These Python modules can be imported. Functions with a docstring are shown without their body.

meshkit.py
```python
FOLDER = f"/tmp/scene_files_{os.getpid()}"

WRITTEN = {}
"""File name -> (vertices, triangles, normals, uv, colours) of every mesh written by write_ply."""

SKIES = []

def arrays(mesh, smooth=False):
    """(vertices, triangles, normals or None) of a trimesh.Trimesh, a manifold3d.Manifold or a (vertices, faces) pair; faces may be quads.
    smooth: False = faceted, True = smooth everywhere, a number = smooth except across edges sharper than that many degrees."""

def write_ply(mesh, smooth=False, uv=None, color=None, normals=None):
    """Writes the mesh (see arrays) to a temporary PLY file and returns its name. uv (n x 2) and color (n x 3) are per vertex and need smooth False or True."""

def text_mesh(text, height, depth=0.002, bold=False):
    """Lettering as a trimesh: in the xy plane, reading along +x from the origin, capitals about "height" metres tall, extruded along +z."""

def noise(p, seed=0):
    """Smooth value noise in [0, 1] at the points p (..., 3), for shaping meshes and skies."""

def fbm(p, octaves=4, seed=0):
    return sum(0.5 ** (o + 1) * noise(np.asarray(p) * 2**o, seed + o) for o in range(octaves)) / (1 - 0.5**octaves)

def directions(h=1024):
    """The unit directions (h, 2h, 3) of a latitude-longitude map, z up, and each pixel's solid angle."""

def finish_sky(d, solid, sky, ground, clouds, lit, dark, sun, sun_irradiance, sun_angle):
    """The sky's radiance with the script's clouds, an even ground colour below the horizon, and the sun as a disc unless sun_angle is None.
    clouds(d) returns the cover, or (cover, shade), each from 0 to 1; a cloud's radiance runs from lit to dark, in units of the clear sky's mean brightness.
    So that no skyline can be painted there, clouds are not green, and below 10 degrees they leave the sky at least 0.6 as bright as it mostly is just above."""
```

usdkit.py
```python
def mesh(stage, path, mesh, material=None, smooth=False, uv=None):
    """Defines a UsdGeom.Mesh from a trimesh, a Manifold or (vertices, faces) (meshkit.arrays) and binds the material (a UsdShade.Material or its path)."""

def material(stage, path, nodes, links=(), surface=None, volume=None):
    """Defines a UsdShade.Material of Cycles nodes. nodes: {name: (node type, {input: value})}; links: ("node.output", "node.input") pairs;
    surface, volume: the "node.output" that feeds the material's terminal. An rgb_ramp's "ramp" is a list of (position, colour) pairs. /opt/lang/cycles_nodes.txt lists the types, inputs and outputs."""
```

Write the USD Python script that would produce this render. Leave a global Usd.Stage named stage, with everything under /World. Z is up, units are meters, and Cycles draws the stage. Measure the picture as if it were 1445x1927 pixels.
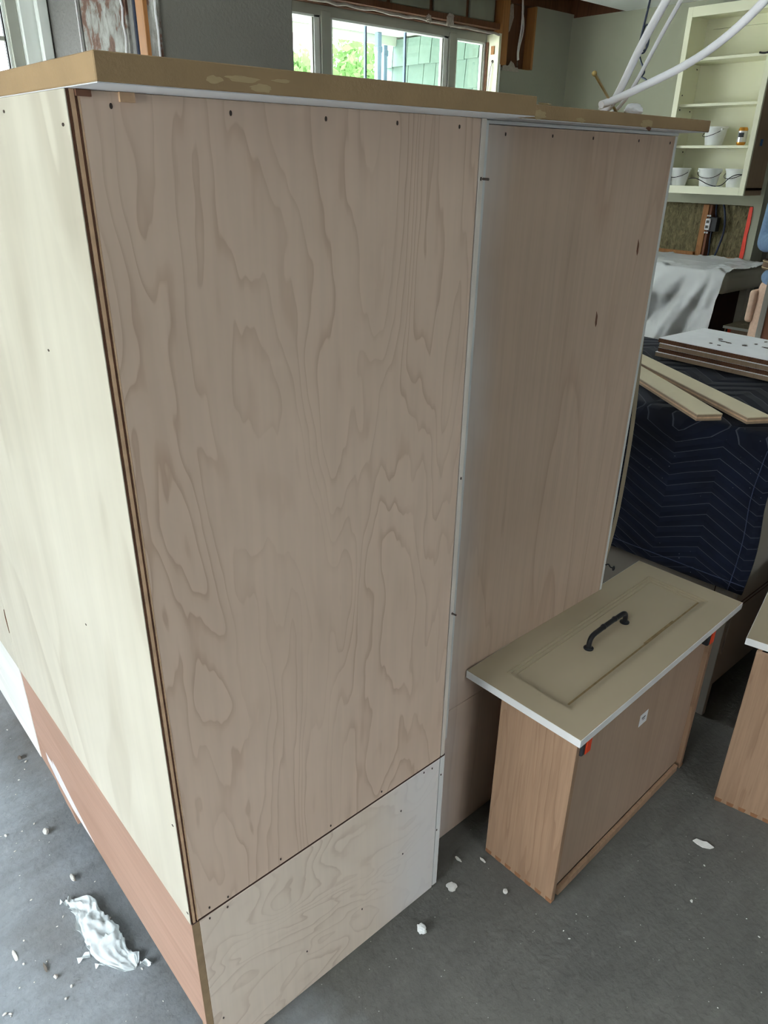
import math, random
import numpy as np, trimesh, manifold3d
from shapely.geometry import Polygon
import usdkit, meshkit
from pxr import Usd, UsdGeom, UsdLux, UsdShade, Gf, Sdf, Vt

random.seed(7)
rng = np.random.default_rng(7)
stage = Usd.Stage.CreateInMemory()
UsdGeom.SetStageUpAxis(stage, UsdGeom.Tokens.z)
UsdGeom.SetStageMetersPerUnit(stage, 1.0)
UsdGeom.Xform.Define(stage, '/World')
UsdGeom.Scope.Define(stage, '/World/Looks')

# ------------------------------------------------------------------ camera
YAW, PITCH, ROLL, FPX = 0.844423601, 0.448446413, 0.0171825837, 1372.19
fw = np.array([math.cos(PITCH) * math.cos(YAW), math.cos(PITCH) * math.sin(YAW), -math.sin(PITCH)])
r0 = np.array([math.sin(YAW), -math.cos(YAW), 0.0])
u0 = np.cross(r0, fw)
right = math.cos(ROLL) * r0 + math.sin(ROLL) * u0
up = -math.sin(ROLL) * r0 + math.cos(ROLL) * u0
cam = UsdGeom.Camera.Define(stage, '/World/Camera')
cam.AddTransformOp().Set(Gf.Matrix4d(*right, 0, *up, 0, *(-fw), 0, 0, 0, 1.6, 1))
cam.CreateHorizontalApertureAttr(36.0)
cam.CreateVerticalApertureAttr(48.0)
cam.CreateFocalLengthAttr(FPX / 1445 * 36.0)
cam.CreateClippingRangeAttr(Gf.Vec2f(0.02, 500))
cam.CreateExposureAttr(0.0)

# ------------------------------------------------------------------ sky (bright overcast); it comes in by the windows and the wide side opening
sky = UsdLux.DomeLight.Define(stage, '/World/Sky')
sky.CreateIntensityAttr(3.0)
sky.CreateColorAttr(Gf.Vec3f(0.93, 0.965, 1.0))

# overcast sky: three times brighter overhead than at the horizon
usdkit.material(stage, '/World/Looks/overcast', {
    'tc': ('texture_coordinate', {}), 's': ('separate_xyz', {}),
    'mr': ('map_range', {'from_min': 0.0, 'from_max': 1.0, 'to_min': 0.45, 'to_max': 1.35, 'clamp': True}),
    'mx': ('mix', {'mix_type': 'multiply', 'fac': 1.0, 'color1': (0.93, 0.965, 1.0)}),
    'b': ('background_shader', {'strength': 7.1})},
    [('tc.generated', 's.vector'), ('s.z', 'mr.value'), ('mr.result', 'mx.color2'), ('mx.color', 'b.color')], surface='b.background')
UsdShade.MaterialBindingAPI.Apply(sky.GetPrim()).Bind(UsdShade.Material.Get(stage, '/World/Looks/overcast'))

# ------------------------------------------------------------------ helpers: colours and materials
def c(h):
    h = h.lstrip('#')
    v = [int(h[i:i + 2], 16) / 255 for i in (0, 2, 4)]
    return tuple(x / 12.92 if x <= 0.04045 else ((x + 0.055) / 1.055) ** 2.4 for x in v)

M = {}
def mat(name, nodes, links, surface='p.BSDF'):
    M[name] = usdkit.material(stage, '/World/Looks/' + name, nodes, links, surface=surface)
    return M[name]

def plain(name, col, rough=0.6, var=0.06, scale=6, bump=0.0, bscale=60, metal=0.0, spec=0.5):
    """A painted or plain surface whose tone wanders a little, with an optional fine relief."""
    a = np.array(c(col))
    n = {'tc': ('texture_coordinate', {}), 'n': ('noise_texture', {'scale': scale, 'detail': 4.0}),
         'r': ('rgb_ramp', {'ramp': [(0.3, tuple(a * (1 - var))), (0.7, tuple(np.minimum(a * (1 + var), 1)))]}),
         'p': ('principled_bsdf', {'roughness': rough, 'metallic': metal, 'specular_ior_level': spec})}
    l = [('tc.object', 'n.vector'), ('n.fac', 'r.fac'), ('r.color', 'p.base_color')]
    if bump:
        n['bn'] = ('noise_texture', {'scale': bscale, 'detail': 3.0})
        n['b'] = ('bump', {'strength': 1.0, 'distance': bump})
        l += [('tc.object', 'bn.vector'), ('bn.fac', 'b.height'), ('b.normal', 'p.normal')]
    return mat(name, n, l)

def wood(name, base, vein, streak=None, size=(2.2, 2.2, 0.5), rings=11, width=0.16, strength=0.55, grain=(90, 90, 4), gstr=0.12, blotch=0.08, rough=0.55, off=(0, 0, 0), dist=0.6, jit=0.0, jsize=(34, 34, 6), spray=None):
    """Veneer: contour lines of a stretched noise (cathedral figure), fine stretched grain, soft blotches. All in object space."""
    b, v = np.array(c(base)), np.array(c(vein))
    n = {
        'tc': ('texture_coordinate', {}),
        'm1': ('mapping', {'scale': size, 'location': off}),
        'n1': ('noise_texture', {'scale': 1.0, 'detail': 3.0, 'roughness': 0.42, 'distortion': dist}),
        'k': ('math', {'math_type': 'multiply', 'value2': float(rings)}),
        'mj': ('mapping', {'scale': jsize}),
        'nj': ('noise_texture', {'scale': 1.0, 'detail': 2.0}),
        'kj': ('math', {'math_type': 'multiply_add', 'value2': float(jit)}),
        'f': ('math', {'math_type': 'fraction'}),
        'r1': ('rgb_ramp', {'ramp': [(0.0, (0.1,) * 3), (0.06, (0, 0, 0)), (0.45, (0.06,) * 3), (1 - width - 0.08, (0.2,) * 3), (1 - width * 0.5, (0.85,) * 3), (0.95, (1, 1, 1)), (1.0, (0.1,) * 3)]}),
        'n4': ('noise_texture', {'scale': 2.5, 'detail': 2.0}),
        'r4': ('rgb_ramp', {'ramp': [(0.35, (0.25,) * 3), (0.62, (1, 1, 1))]}),
        'ml': ('math', {'math_type': 'multiply'}),
        'ms': ('math', {'math_type': 'multiply', 'value2': strength}),
        'mx': ('mix', {'color1': tuple(b), 'color2': tuple(v)}),
        'm2': ('mapping', {'scale': grain}),
        'n2': ('noise_texture', {'scale': 1.0, 'detail': 3.0}),
        'r2': ('rgb_ramp', {'ramp': [(0.3, (1 - gstr,) * 3), (0.65, (1, 1, 1))]}),
        'mg': ('mix', {'mix_type': 'multiply', 'fac': 1.0}),
        'n3': ('noise_texture', {'scale': 3.0, 'detail': 3.0}),
        'r3': ('rgb_ramp', {'ramp': [(0.3, (1 - blotch, 1 - blotch * 1.1, 1 - blotch * 1.25)), (0.7, (1, 1, 1))]}),
        'mb': ('mix', {'mix_type': 'multiply', 'fac': 1.0}),
        'p': ('principled_bsdf', {'roughness': rough, 'specular_ior_level': 0.3}),
    }
    l = [('tc.object', 'm1.vector'), ('m1.vector', 'n1.vector'), ('n1.fac', 'k.value1'), ('tc.object', 'mj.vector'), ('mj.vector', 'nj.vector'), ('nj.fac', 'kj.value1'), ('k.value', 'kj.value3'), ('kj.value', 'f.value1'), ('f.value', 'r1.fac'),
         ('m1.vector', 'n4.vector'), ('n4.fac', 'r4.fac'), ('r1.color', 'ml.value1'), ('r4.color', 'ml.value2'), ('ml.value', 'ms.value1'), ('ms.value', 'mx.fac'),
         ('tc.object', 'm2.vector'), ('m2.vector', 'n2.vector'), ('n2.fac', 'r2.fac'), ('mx.color', 'mg.color1'), ('r2.color', 'mg.color2'),
         ('tc.object', 'n3.vector'), ('n3.fac', 'r3.fac'), ('mg.color', 'mb.color1'), ('r3.color', 'mb.color2'), ('mb.color', 'p.base_color')]
    if spray:                                   # white primer overspray along one edge, wandering, thinning out over the veneer
        n |= {'sx': ('separate_xyz', {}), 'sn': ('noise_texture', {'scale': 5.0, 'detail': 4.0}), 'sa': ('math', {'math_type': 'multiply_add', 'value2': 0.10}),
              'sr': ('map_range', {'from_min': spray[0] + 0.05, 'from_max': spray[1] + 0.05, 'to_min': 0.0, 'to_max': spray[2], 'clamp': True, 'range_type': 'smoothstep'}), 'sm': ('mix', {'color2': c('#dfdedd')})}
        l = l[:-1] + [('tc.object', 'sx.vector'), ('tc.object', 'sn.vector'), ('sn.fac', 'sa.value1'), ('sx.x', 'sa.value3'), ('sa.value', 'sr.value'), ('sr.result', 'sm.fac'), ('mb.color', 'sm.color1'), ('sm.color', 'p.base_color')]
    return mat(name, n, l)

wood('birch_front', '#d9c1ac', '#a5846c', size=(4.8, 4.8, 0.85), rings=24, width=0.22, strength=0.46, gstr=0.06, grain=(70, 70, 5), dist=0.5, jit=2.0, jsize=(26, 26, 5.5))
wood('birch_front_pale', '#d2b9a3', '#ab8a74', size=(6.0, 6.0, 0.5), rings=7, strength=0.42, gstr=0.09, off=(3, 1, 2), grain=(80, 80, 3))
wood('birch_plinth', '#e3d3c1', '#b59a85', size=(3.0, 3.0, 5.0), rings=18, width=0.22, strength=0.46, gstr=0.05, off=(1.3, 0, 4.1), dist=0.5, jit=1.1, jsize=(14, 14, 18), spray=(0.08, 0.26, 0.75))
wood('birch_sprayed', '#d2b9a3', '#ab8a74', size=(6.0, 6.0, 0.5), rings=7, strength=0.42, gstr=0.09, off=(3, 1, 2), grain=(80, 80, 3), spray=(-0.17, -0.31, 0.6))
wood('poplar_side', '#cac5b4', '#a39a86', size=(2.5, 2.5, 0.7), rings=4, width=0.5, strength=0.5, gstr=0.08, blotch=0.12, grain=(26, 26, 1.6), off=(5, 2, 0))
wood('pink_ply', '#ab8a77', '#8f6c59', size=(1.0, 0.5, 4.0), rings=6, width=0.5, strength=0.35, gstr=0.12, grain=(3, 3, 70))
wood('white_ply', '#eef0ea', '#d2d3ca', size=(1.0, 0.5, 3.0), rings=5, width=0.5, strength=0.4, gstr=0.04, grain=(3, 3, 50))
wood('maple_drawer', '#aa8b70', '#7f6049', size=(7, 7, 0.6), rings=14, width=0.3, strength=0.42, gstr=0.16, grain=(150, 150, 6), jit=0.8, jsize=(60, 60, 6))
wood('maple_bottom', '#b49c87', '#97806c', size=(3, 3, 0.5), rings=6, width=0.4, strength=0.3, gstr=0.08, grain=(90, 90, 3))
wood('stud_wood', '#b07a48', '#80522c', size=(9, 9, 0.6), rings=8, strength=0.6, gstr=0.2, grain=(120, 120, 3))
wood('dark_wood', '#6a452e', '#40281a', size=(6, 6, 0.6), rings=8, strength=0.6, gstr=0.25, grain=(80, 80, 3))
wood('cherry', '#8d5d46', '#66402e', size=(5, 5, 0.6), rings=7, strength=0.4, gstr=0.15, grain=(80, 80, 3))
wood('raw_side', '#a08970', '#80684f', size=(5, 5, 0.5), rings=6, strength=0.4)
plain('mdf', '#987e5b', 0.75, 0.09, 14, 0.0004, 220)
plain('smear', '#ab9670', 0.8, 0.06, 40)
plain('mdf_edge', '#947c5d', 0.85, 0.14, 40)
plain('white_under', '#cfd0d2', 0.5, 0.03)
plain('white_edge', '#d8d9d6', 0.5, 0.04)
plain('ply_dark', '#6f4a36', 0.85, 0.2, 60)
plain('ply_light', '#c8a684', 0.85, 0.12, 60)
plain('gap_dark', '#3c2417', 0.9, 0.2, 30)
plain('screw_dark', '#3a2e26', 0.6)
plain('cream_board', '#cbbfa0', 0.6, 0.05, 8)
plain('seam', '#86724f', 0.9, 0.2, 60)
plain('torn_edge', '#a69d92', 0.8, 0.12, 40)
wood('strip_pale', '#dcd3c7', '#bfb1a2', size=(5, 5, 0.5), rings=6, strength=0.3)
plain('greige_paint', '#a59880', 0.6, 0.025, 3, spec=0.2)
plain('primer', '#e6e7e5', 0.5, 0.02)
plain('black_iron', '#1b1c1e', 0.38, 0.1, 20, metal=0.4)
plain('orange_plastic', '#e2451f', 0.4, 0.03)
plain('black_plastic', '#17181b', 0.4)
plain('paper', '#e9ebee', 0.7, 0.02)
plain('ink', '#33363a', 0.7)
plain('end_grain', '#8a6040', 0.8, 0.15, 60)
plain('cream_paint', '#efeed2', 0.45, 0.02, 3)
plain('cab_grey', '#8f8a80', 0.5, 0.03, 3)
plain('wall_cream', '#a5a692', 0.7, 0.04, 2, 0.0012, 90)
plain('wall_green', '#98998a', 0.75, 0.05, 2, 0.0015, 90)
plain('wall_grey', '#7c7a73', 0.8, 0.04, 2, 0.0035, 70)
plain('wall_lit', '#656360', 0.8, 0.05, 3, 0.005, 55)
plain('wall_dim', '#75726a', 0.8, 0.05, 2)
plain('ceiling_paint', '#d5d8d5', 0.85, 0.03, 2, 0.002, 60)
plain('board_grey', '#8f9484', 0.8, 0.1, 6)
plain('white_frame', '#eef3ee', 0.35, 0.02)
plain('grey_frame', '#a9aba0', 0.45, 0.04)
plain('white_plastic', '#eeeef0', 0.3, 0.02)
plain('white_wire', '#e3e3df', 0.4, 0.03)
plain('blue_wire', '#1e2a44', 0.45)
plain('brass', '#b09a63', 0.35, 0.05, metal=0.9)
plain('blue_tape', '#2b5a94', 0.6)
plain('red_tape', '#f2452c', 0.5, 0.05, 20)
plain('bucket_white', '#e9ebe9', 0.4, 0.05, 8)
plain('board_white', '#f2f3f4', 0.55, 0.03, 20, 0.0003, 200)
plain('counter_beige', '#b1ac9c', 0.5, 0.04)
plain('soffit', '#dfe6d8', 0.6, 0.03)
plain('shake_a', '#6f877b', 0.8, 0.08, 20)
plain('shake_b', '#657d71', 0.8, 0.08, 20)
plain('bark', '#6b5a48', 0.9, 0.2, 20)
plain('pale_ground', '#b4b4ac', 0.9, 0.2, 2)  # light grey concrete outside, paled to bounce daylight indoors
plain('steel_blue', '#7d93ad', 0.5)
plain('denim', '#6d87a6', 0.85, 0.12, 60, 0.001, 200)
plain('leather', '#5a3e22', 0.5, 0.15, 40)
plain('thread', '#d8c9a0', 0.7)
plain('tan_canvas', '#cfae97', 0.85, 0.08, 50)
plain('skin', '#c99a7c', 0.55, 0.04)
plain('hair', '#3b2a1e', 0.7, 0.2, 60)
plain('shoe', '#4a3a2c', 0.6)
plain('can_gold', '#c98a35', 0.3, 0.05, metal=0.7)
plain('can_silver', '#d4d4d2', 0.3, 0.03, metal=0.7)
plain('crumb', '#cfcfc9', 0.9, 0.1, 60)
plain('crumb_dark', '#6c665e', 0.9, 0.1, 60)
plain('plaster', '#d9d7da', 0.7, 0.08, 40)
plain('cotton', '#eef2f0', 0.9, 0.04, 40)

# concrete slab: trowel clouds, paler left side (plaster dust plus daylight painted into the colour), scratches and darker traffic patches
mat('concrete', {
    'tc': ('texture_coordinate', {}),
    'n1': ('noise_texture', {'scale': 1.6, 'detail': 6.0, 'roughness': 0.6, 'distortion': 0.8}),
    'r1': ('rgb_ramp', {'ramp': [(0.3, c('#4b4a45')), (0.5, c('#575650')), (0.72, c('#67655e'))]}),
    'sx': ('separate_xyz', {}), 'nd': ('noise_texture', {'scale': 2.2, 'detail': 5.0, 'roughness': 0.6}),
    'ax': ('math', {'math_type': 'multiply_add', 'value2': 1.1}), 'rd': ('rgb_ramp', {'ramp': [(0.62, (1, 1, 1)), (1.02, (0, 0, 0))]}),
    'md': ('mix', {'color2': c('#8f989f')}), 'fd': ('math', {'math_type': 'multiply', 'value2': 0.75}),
    'm2': ('mapping', {'scale': (3.0, 14.0, 3.0), 'rotation': (0, 0, 0.9)}),
    'n2': ('noise_texture', {'scale': 1.5, 'detail': 5.0, 'roughness': 0.65, 'distortion': 1.2}),
    'r2': ('rgb_ramp', {'ramp': [(0.35, (0.86,) * 3), (0.6, (1, 1, 1)), (0.78, (1.12,) * 3)]}),
    'mx': ('mix', {'mix_type': 'multiply', 'fac': 1.0}),
    'n3': ('noise_texture', {'scale': 22.0, 'detail': 5.0, 'roughness': 0.7}),
    'r3': ('rgb_ramp', {'ramp': [(0.35, (0.9,) * 3), (0.6, (1, 1, 1)), (0.76, (1.25,) * 3)]}),
    'mx2': ('mix', {'mix_type': 'multiply', 'fac': 1.0}),
    'v': ('voronoi_texture', {'scale': 38.0, 'randomness': 1.0}),
    'rv': ('rgb_ramp', {'ramp': [(0.0, (0.6,) * 3), (0.03, (0.5,) * 3), (0.06, (0, 0, 0)), (1.0, (0, 0, 0))]}),
    'mx3': ('mix', {'color2': c('#c9c9c4')}),
    'bn': ('noise_texture', {'scale': 60.0, 'detail': 5.0}),
    'b': ('bump', {'strength': 0.9, 'distance': 0.004}),
    'p': ('principled_bsdf', {'roughness': 0.5, 'specular_ior_level': 0.4}),
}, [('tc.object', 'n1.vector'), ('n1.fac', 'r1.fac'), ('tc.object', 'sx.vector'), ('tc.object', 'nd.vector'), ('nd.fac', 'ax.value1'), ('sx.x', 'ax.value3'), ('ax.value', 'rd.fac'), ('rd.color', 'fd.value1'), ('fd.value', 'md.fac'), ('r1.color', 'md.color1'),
    ('tc.object', 'm2.vector'), ('m2.vector', 'n2.vector'), ('n2.fac', 'r2.fac'), ('md.color', 'mx.color1'), ('r2.color', 'mx.color2'),
    ('tc.object', 'n3.vector'), ('n3.fac', 'r3.fac'), ('mx.color', 'mx2.color1'), ('r3.color', 'mx2.color2'),
    ('tc.object', 'v.vector'), ('v.distance', 'rv.fac'), ('rv.color', 'mx3.fac'), ('mx2.color', 'mx3.color1'), ('mx3.color', 'p.base_color'),
    ('tc.object', 'bn.vector'), ('bn.fac', 'b.height'), ('b.normal', 'p.normal')])

# torn drywall: brown kraft paper with grey plaster remnants
mat('torn_drywall', {
    'tc': ('texture_coordinate', {}), 'm': ('mapping', {'scale': (14, 14, 10)}),
    'n': ('noise_texture', {'scale': 1.0, 'detail': 6.0, 'roughness': 0.62, 'distortion': 0.5}),
    'r': ('rgb_ramp', {'ramp': [(0.36, c('#4e3427')), (0.44, c('#63483a')), (0.48, c('#6f6b66')), (0.56, c('#85847f')), (0.7, c('#9d9c97'))]}),
    'b': ('bump', {'strength': 0.8, 'distance': 0.01}),
    'p': ('principled_bsdf', {'roughness': 0.9})},
    [('tc.object', 'm.vector'), ('m.vector', 'n.vector'), ('n.fac', 'r.fac'), ('r.color', 'p.base_color'), ('n.fac', 'b.height'), ('b.normal', 'p.normal')])

# mineral wool
mat('mineral_wool', {
    'tc': ('texture_coordinate', {}), 'm': ('mapping', {'scale': (18, 45, 18)}),
    'n': ('noise_texture', {'scale': 1.0, 'detail': 6.0, 'roughness': 0.7, 'distortion': 0.7}),
    'r': ('rgb_ramp', {'ramp': [(0.3, c('#4b442d')), (0.5, c('#7a7152')), (0.7, c('#a0956e'))]}),
    'b': ('bump', {'strength': 1.0, 'distance': 0.02}),
    'p': ('principled_bsdf', {'roughness': 0.95})},
    [('tc.object', 'm.vector'), ('m.vector', 'n.vector'), ('n.fac', 'r.fac'), ('r.color', 'p.base_color'), ('n.fac', 'b.height'), ('b.normal', 'p.normal')])

# quilted navy blanket: zigzag stitch lines (thread and a pressed seam), weave, lint
mat('quilt', {
    'tc': ('texture_coordinate', {}), 's': ('separate_xyz', {}),
    'xk': ('math', {'math_type': 'multiply', 'value2': 0.4}),
    'zx': ('math', {'math_type': 'subtract'}),
    'pp': ('math', {'math_type': 'pingpong', 'value2': 0.135}),
    'pk': ('math', {'math_type': 'multiply', 'value2': 0.42}),
    'ad': ('math', {'math_type': 'add'}),
    'dv': ('math', {'math_type': 'divide', 'value2': 0.034}),
    'fr': ('math', {'math_type': 'fraction'}),
    'st': ('rgb_ramp', {'ramp': [(0.0, (1, 1, 1)), (0.04, (1, 1, 1)), (0.075, (0, 0, 0)), (1.0, (0, 0, 0))]}),
    'hg': ('rgb_ramp', {'ramp': [(0.0, (0, 0, 0)), (0.5, (1, 1, 1)), (1.0, (0, 0, 0))]}),
    'n': ('noise_texture', {'scale': 5.0, 'detail': 5.0}),
    'r': ('rgb_ramp', {'ramp': [(0.35, c('#070b18')), (0.65, c('#0e1628'))]}),
    'vl': ('voronoi_texture', {'scale': 55.0}),
    'rl': ('rgb_ramp', {'ramp': [(0.0, (0.6,) * 3), (0.06, (0.6,) * 3), (0.09, (0, 0, 0)), (1.0, (0, 0, 0))]}),
    'n5': ('noise_texture', {'scale': 4.0, 'detail': 2.0}),
    'r5': ('rgb_ramp', {'ramp': [(0.5, (0, 0, 0)), (0.65, (1, 1, 1))]}),
    'ml': ('math', {'math_type': 'multiply'}),
    'mt': ('math', {'math_type': 'multiply', 'value2': 0.17}),
    'm1': ('mix', {'color2': c('#8d94a0')}),
    'm2': ('mix', {'color2': c('#9aa1a8')}),
    'b': ('bump', {'strength': 0.7, 'distance': 0.006}),
    'p': ('principled_bsdf', {'roughness': 0.9, 'specular_ior_level': 0.2, 'sheen_weight': 0.08, 'sheen_roughness': 0.4})},
    [('tc.object', 's.vector'), ('s.z', 'zx.value1'), ('s.x', 'xk.value1'), ('xk.value', 'zx.value2'), ('s.y', 'pp.value1'), ('pp.value', 'pk.value1'), ('pk.value', 'ad.value1'), ('zx.value', 'ad.value2'),
     ('ad.value', 'dv.value1'), ('dv.value', 'fr.value1'), ('fr.value', 'st.fac'), ('fr.value', 'hg.fac'), ('tc.object', 'n.vector'), ('n.fac', 'r.fac'),
     ('st.color', 'mt.value1'), ('mt.value', 'm1.fac'), ('r.color', 'm1.color1'), ('tc.object', 'vl.vector'), ('vl.distance', 'rl.fac'), ('tc.object', 'n5.vector'), ('n5.fac', 'r5.fac'),
     ('rl.color', 'ml.value1'), ('r5.color', 'ml.value2'), ('ml.value', 'm2.fac'), ('m1.color', 'm2.color1'), ('m2.color', 'p.base_color'),
     ('hg.color', 'b.height'), ('b.normal', 'p.normal')])

# poly sheet: mostly white translucent film
mat('poly_sheet', {
    'd': ('principled_bsdf', {'base_color': c('#c3c4c3'), 'roughness': 0.35, 'specular_ior_level': 0.6}),
    't': ('translucent_bsdf', {'color': c('#d8d6c8')}),
    'm': ('mix_closure', {'fac': 0.3})}, [('d.BSDF', 'm.closure1'), ('t.BSDF', 'm.closure2')], surface='m.closure')
mat('film', {
    'd': ('principled_bsdf', {'base_color': c('#d2dada'), 'roughness': 0.3, 'specular_ior_level': 0.7}),
    't': ('transparent_bsdf', {'color': (0.95, 0.97, 0.97)}),
    'm': ('mix_closure', {'fac': 0.5})}, [('d.BSDF', 'm.closure1'), ('t.BSDF', 'm.closure2')], surface='m.closure')
mat('pane_glass', {
    't': ('transparent_bsdf', {'color': (0.97, 0.985, 0.975)}), 'g': ('glossy_bsdf', {'roughness': 0.01}),
    'm': ('mix_closure', {'fac': 0.05})}, [('t.BSDF', 'm.closure1'), ('g.BSDF', 'm.closure2')], surface='m.closure')
mat('leaf', {
    'o': ('geometry', {}), 'r': ('rgb_ramp', {'ramp': [(0, c('#4e6a3c')), (0.5, c('#6f8a55')), (1, c('#8fa574'))]}),
    'd': ('diffuse_bsdf', {}), 't': ('translucent_bsdf', {}), 'm': ('mix_closure', {'fac': 0.4})},
    [('o.random_per_island', 'r.fac'), ('r.color', 'd.color'), ('r.color', 't.color'), ('d.BSDF', 'm.closure1'), ('t.BSDF', 'm.closure2')], surface='m.closure')

# ------------------------------------------------------------------ helpers: prims
used = {}
inverse = {}
def path_for(parent, name):
    base = parent.GetPath() if parent else Sdf.Path('/World')
    k = (str(base), name)
    n = used.get(k, 0)
    used[k] = n + 1
    return base.AppendChild(name if n == 0 else f'{name}_{n:03d}')

def setp(o, label=None, cat=None, group=None, kind=None):
    for k, v in (('label', label), ('category', cat), ('group', group), ('kind', kind)):
        if v:
            o.SetCustomDataByKey(k, v)
    return o

def thing(name, label, cat, loc=(0, 0, 0), rot=0.0, group=None, local=False):
    x = UsdGeom.Xform.Define(stage, path_for(None, name))
    x.AddTranslateOp().Set(Gf.Vec3d(*map(float, loc)))
    x.AddRotateZOp().Set(float(math.degrees(rot)))
    T = trimesh.transformations.rotation_matrix(rot, [0, 0, 1])
    T[:3, 3] = loc
    inverse[str(x.GetPath())] = np.eye(4) if local else np.linalg.inv(T)
    return setp(x.GetPrim(), label, cat, group)

def inv_of(parent):
    p = parent
    while p and str(p.GetPath()) not in inverse and p.GetPath() != Sdf.Path('/World'):
        p = p.GetParent()
    return inverse.get(str(p.GetPath()), np.eye(4)) if p else np.eye(4)

def part(name, mesh, m, parent=None, smooth=30, label=None, cat=None, group=None, kind=None):
    """One Mesh prim under its thing (coordinates in the world unless the thing is local), or a one-mesh thing of /World."""
    if not isinstance(mesh, trimesh.Trimesh):
        v, f, _ = meshkit.arrays(mesh)
        mesh = trimesh.Trimesh(v, f, process=False)
    if parent is not None:
        mesh = mesh.copy()
        mesh.apply_transform(inv_of(parent))
    o = usdkit.mesh(stage, path_for(parent, name), mesh, M[m], smooth=smooth)
    return setp(o.GetPrim(), label, cat, group, kind)

def struct(name, mesh, m, parent=None, smooth=30):
    return part(name, mesh, m, parent, smooth, kind=None if parent else 'structure')

def copy_of(root, loc, rot, label, group=None):
    x = UsdGeom.Xform.Define(stage, path_for(None, root.GetName()))
    x.AddTranslateOp().Set(Gf.Vec3d(*map(float, loc)))
    x.AddRotateZOp().Set(float(math.degrees(rot)))
    p = x.GetPrim()
    p.GetReferences().AddInternalReference(root.GetPath())
    p.SetInstanceable(True)
    return setp(p, label, root.GetCustomDataByKey('category'), group)

# ------------------------------------------------------------------ helpers: shapes
def cat_(ms):
    return trimesh.util.concatenate([m for m in ms if m is not None])

def box(x0, x1, y0, y1, z0, z1, b=0.0):
    x0, x1 = sorted((x0, x1)); y0, y1 = sorted((y0, y1)); z0, z1 = sorted((z0, z1))
    if b <= 0:
        m = trimesh.creation.box((x1 - x0, y1 - y0, z1 - z0))
        m.apply_translation(((x0 + x1) / 2, (y0 + y1) / 2, (z0 + z1) / 2))
        return m
    b = min(b, (x1 - x0) / 2.01, (y1 - y0) / 2.01, (z1 - z0) / 2.01)
    pts = []
    for sx in (0, 1):
        for sy in (0, 1):
            for sz in (0, 1):
                p = [x1 if sx else x0, y1 if sy else y0, z1 if sz else z0]
                q = [-b if sx else b, -b if sy else b, -b if sz else b]
                for k in range(3):
                    pts.append([p[i] + (0 if i == k else q[i]) for i in range(3)])
    v, f, _ = meshkit.arrays(manifold3d.Manifold.hull_points(np.array(pts)))
    return trimesh.Trimesh(v, f, process=False)

def rbox(x0, x1, y0, y1, z0, z1, r, n=24):
    s = manifold3d.Manifold.sphere(r, n)
    ms = [s.translate((x, y, z)) for x in (x0 + r, x1 - r) for y in (y0 + r, y1 - r) for z in (z0 + r, z1 - r)]
    v, f, _ = meshkit.arrays(manifold3d.Manifold.batch_hull(ms))
    return trimesh.Trimesh(v, f, process=False)

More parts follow.
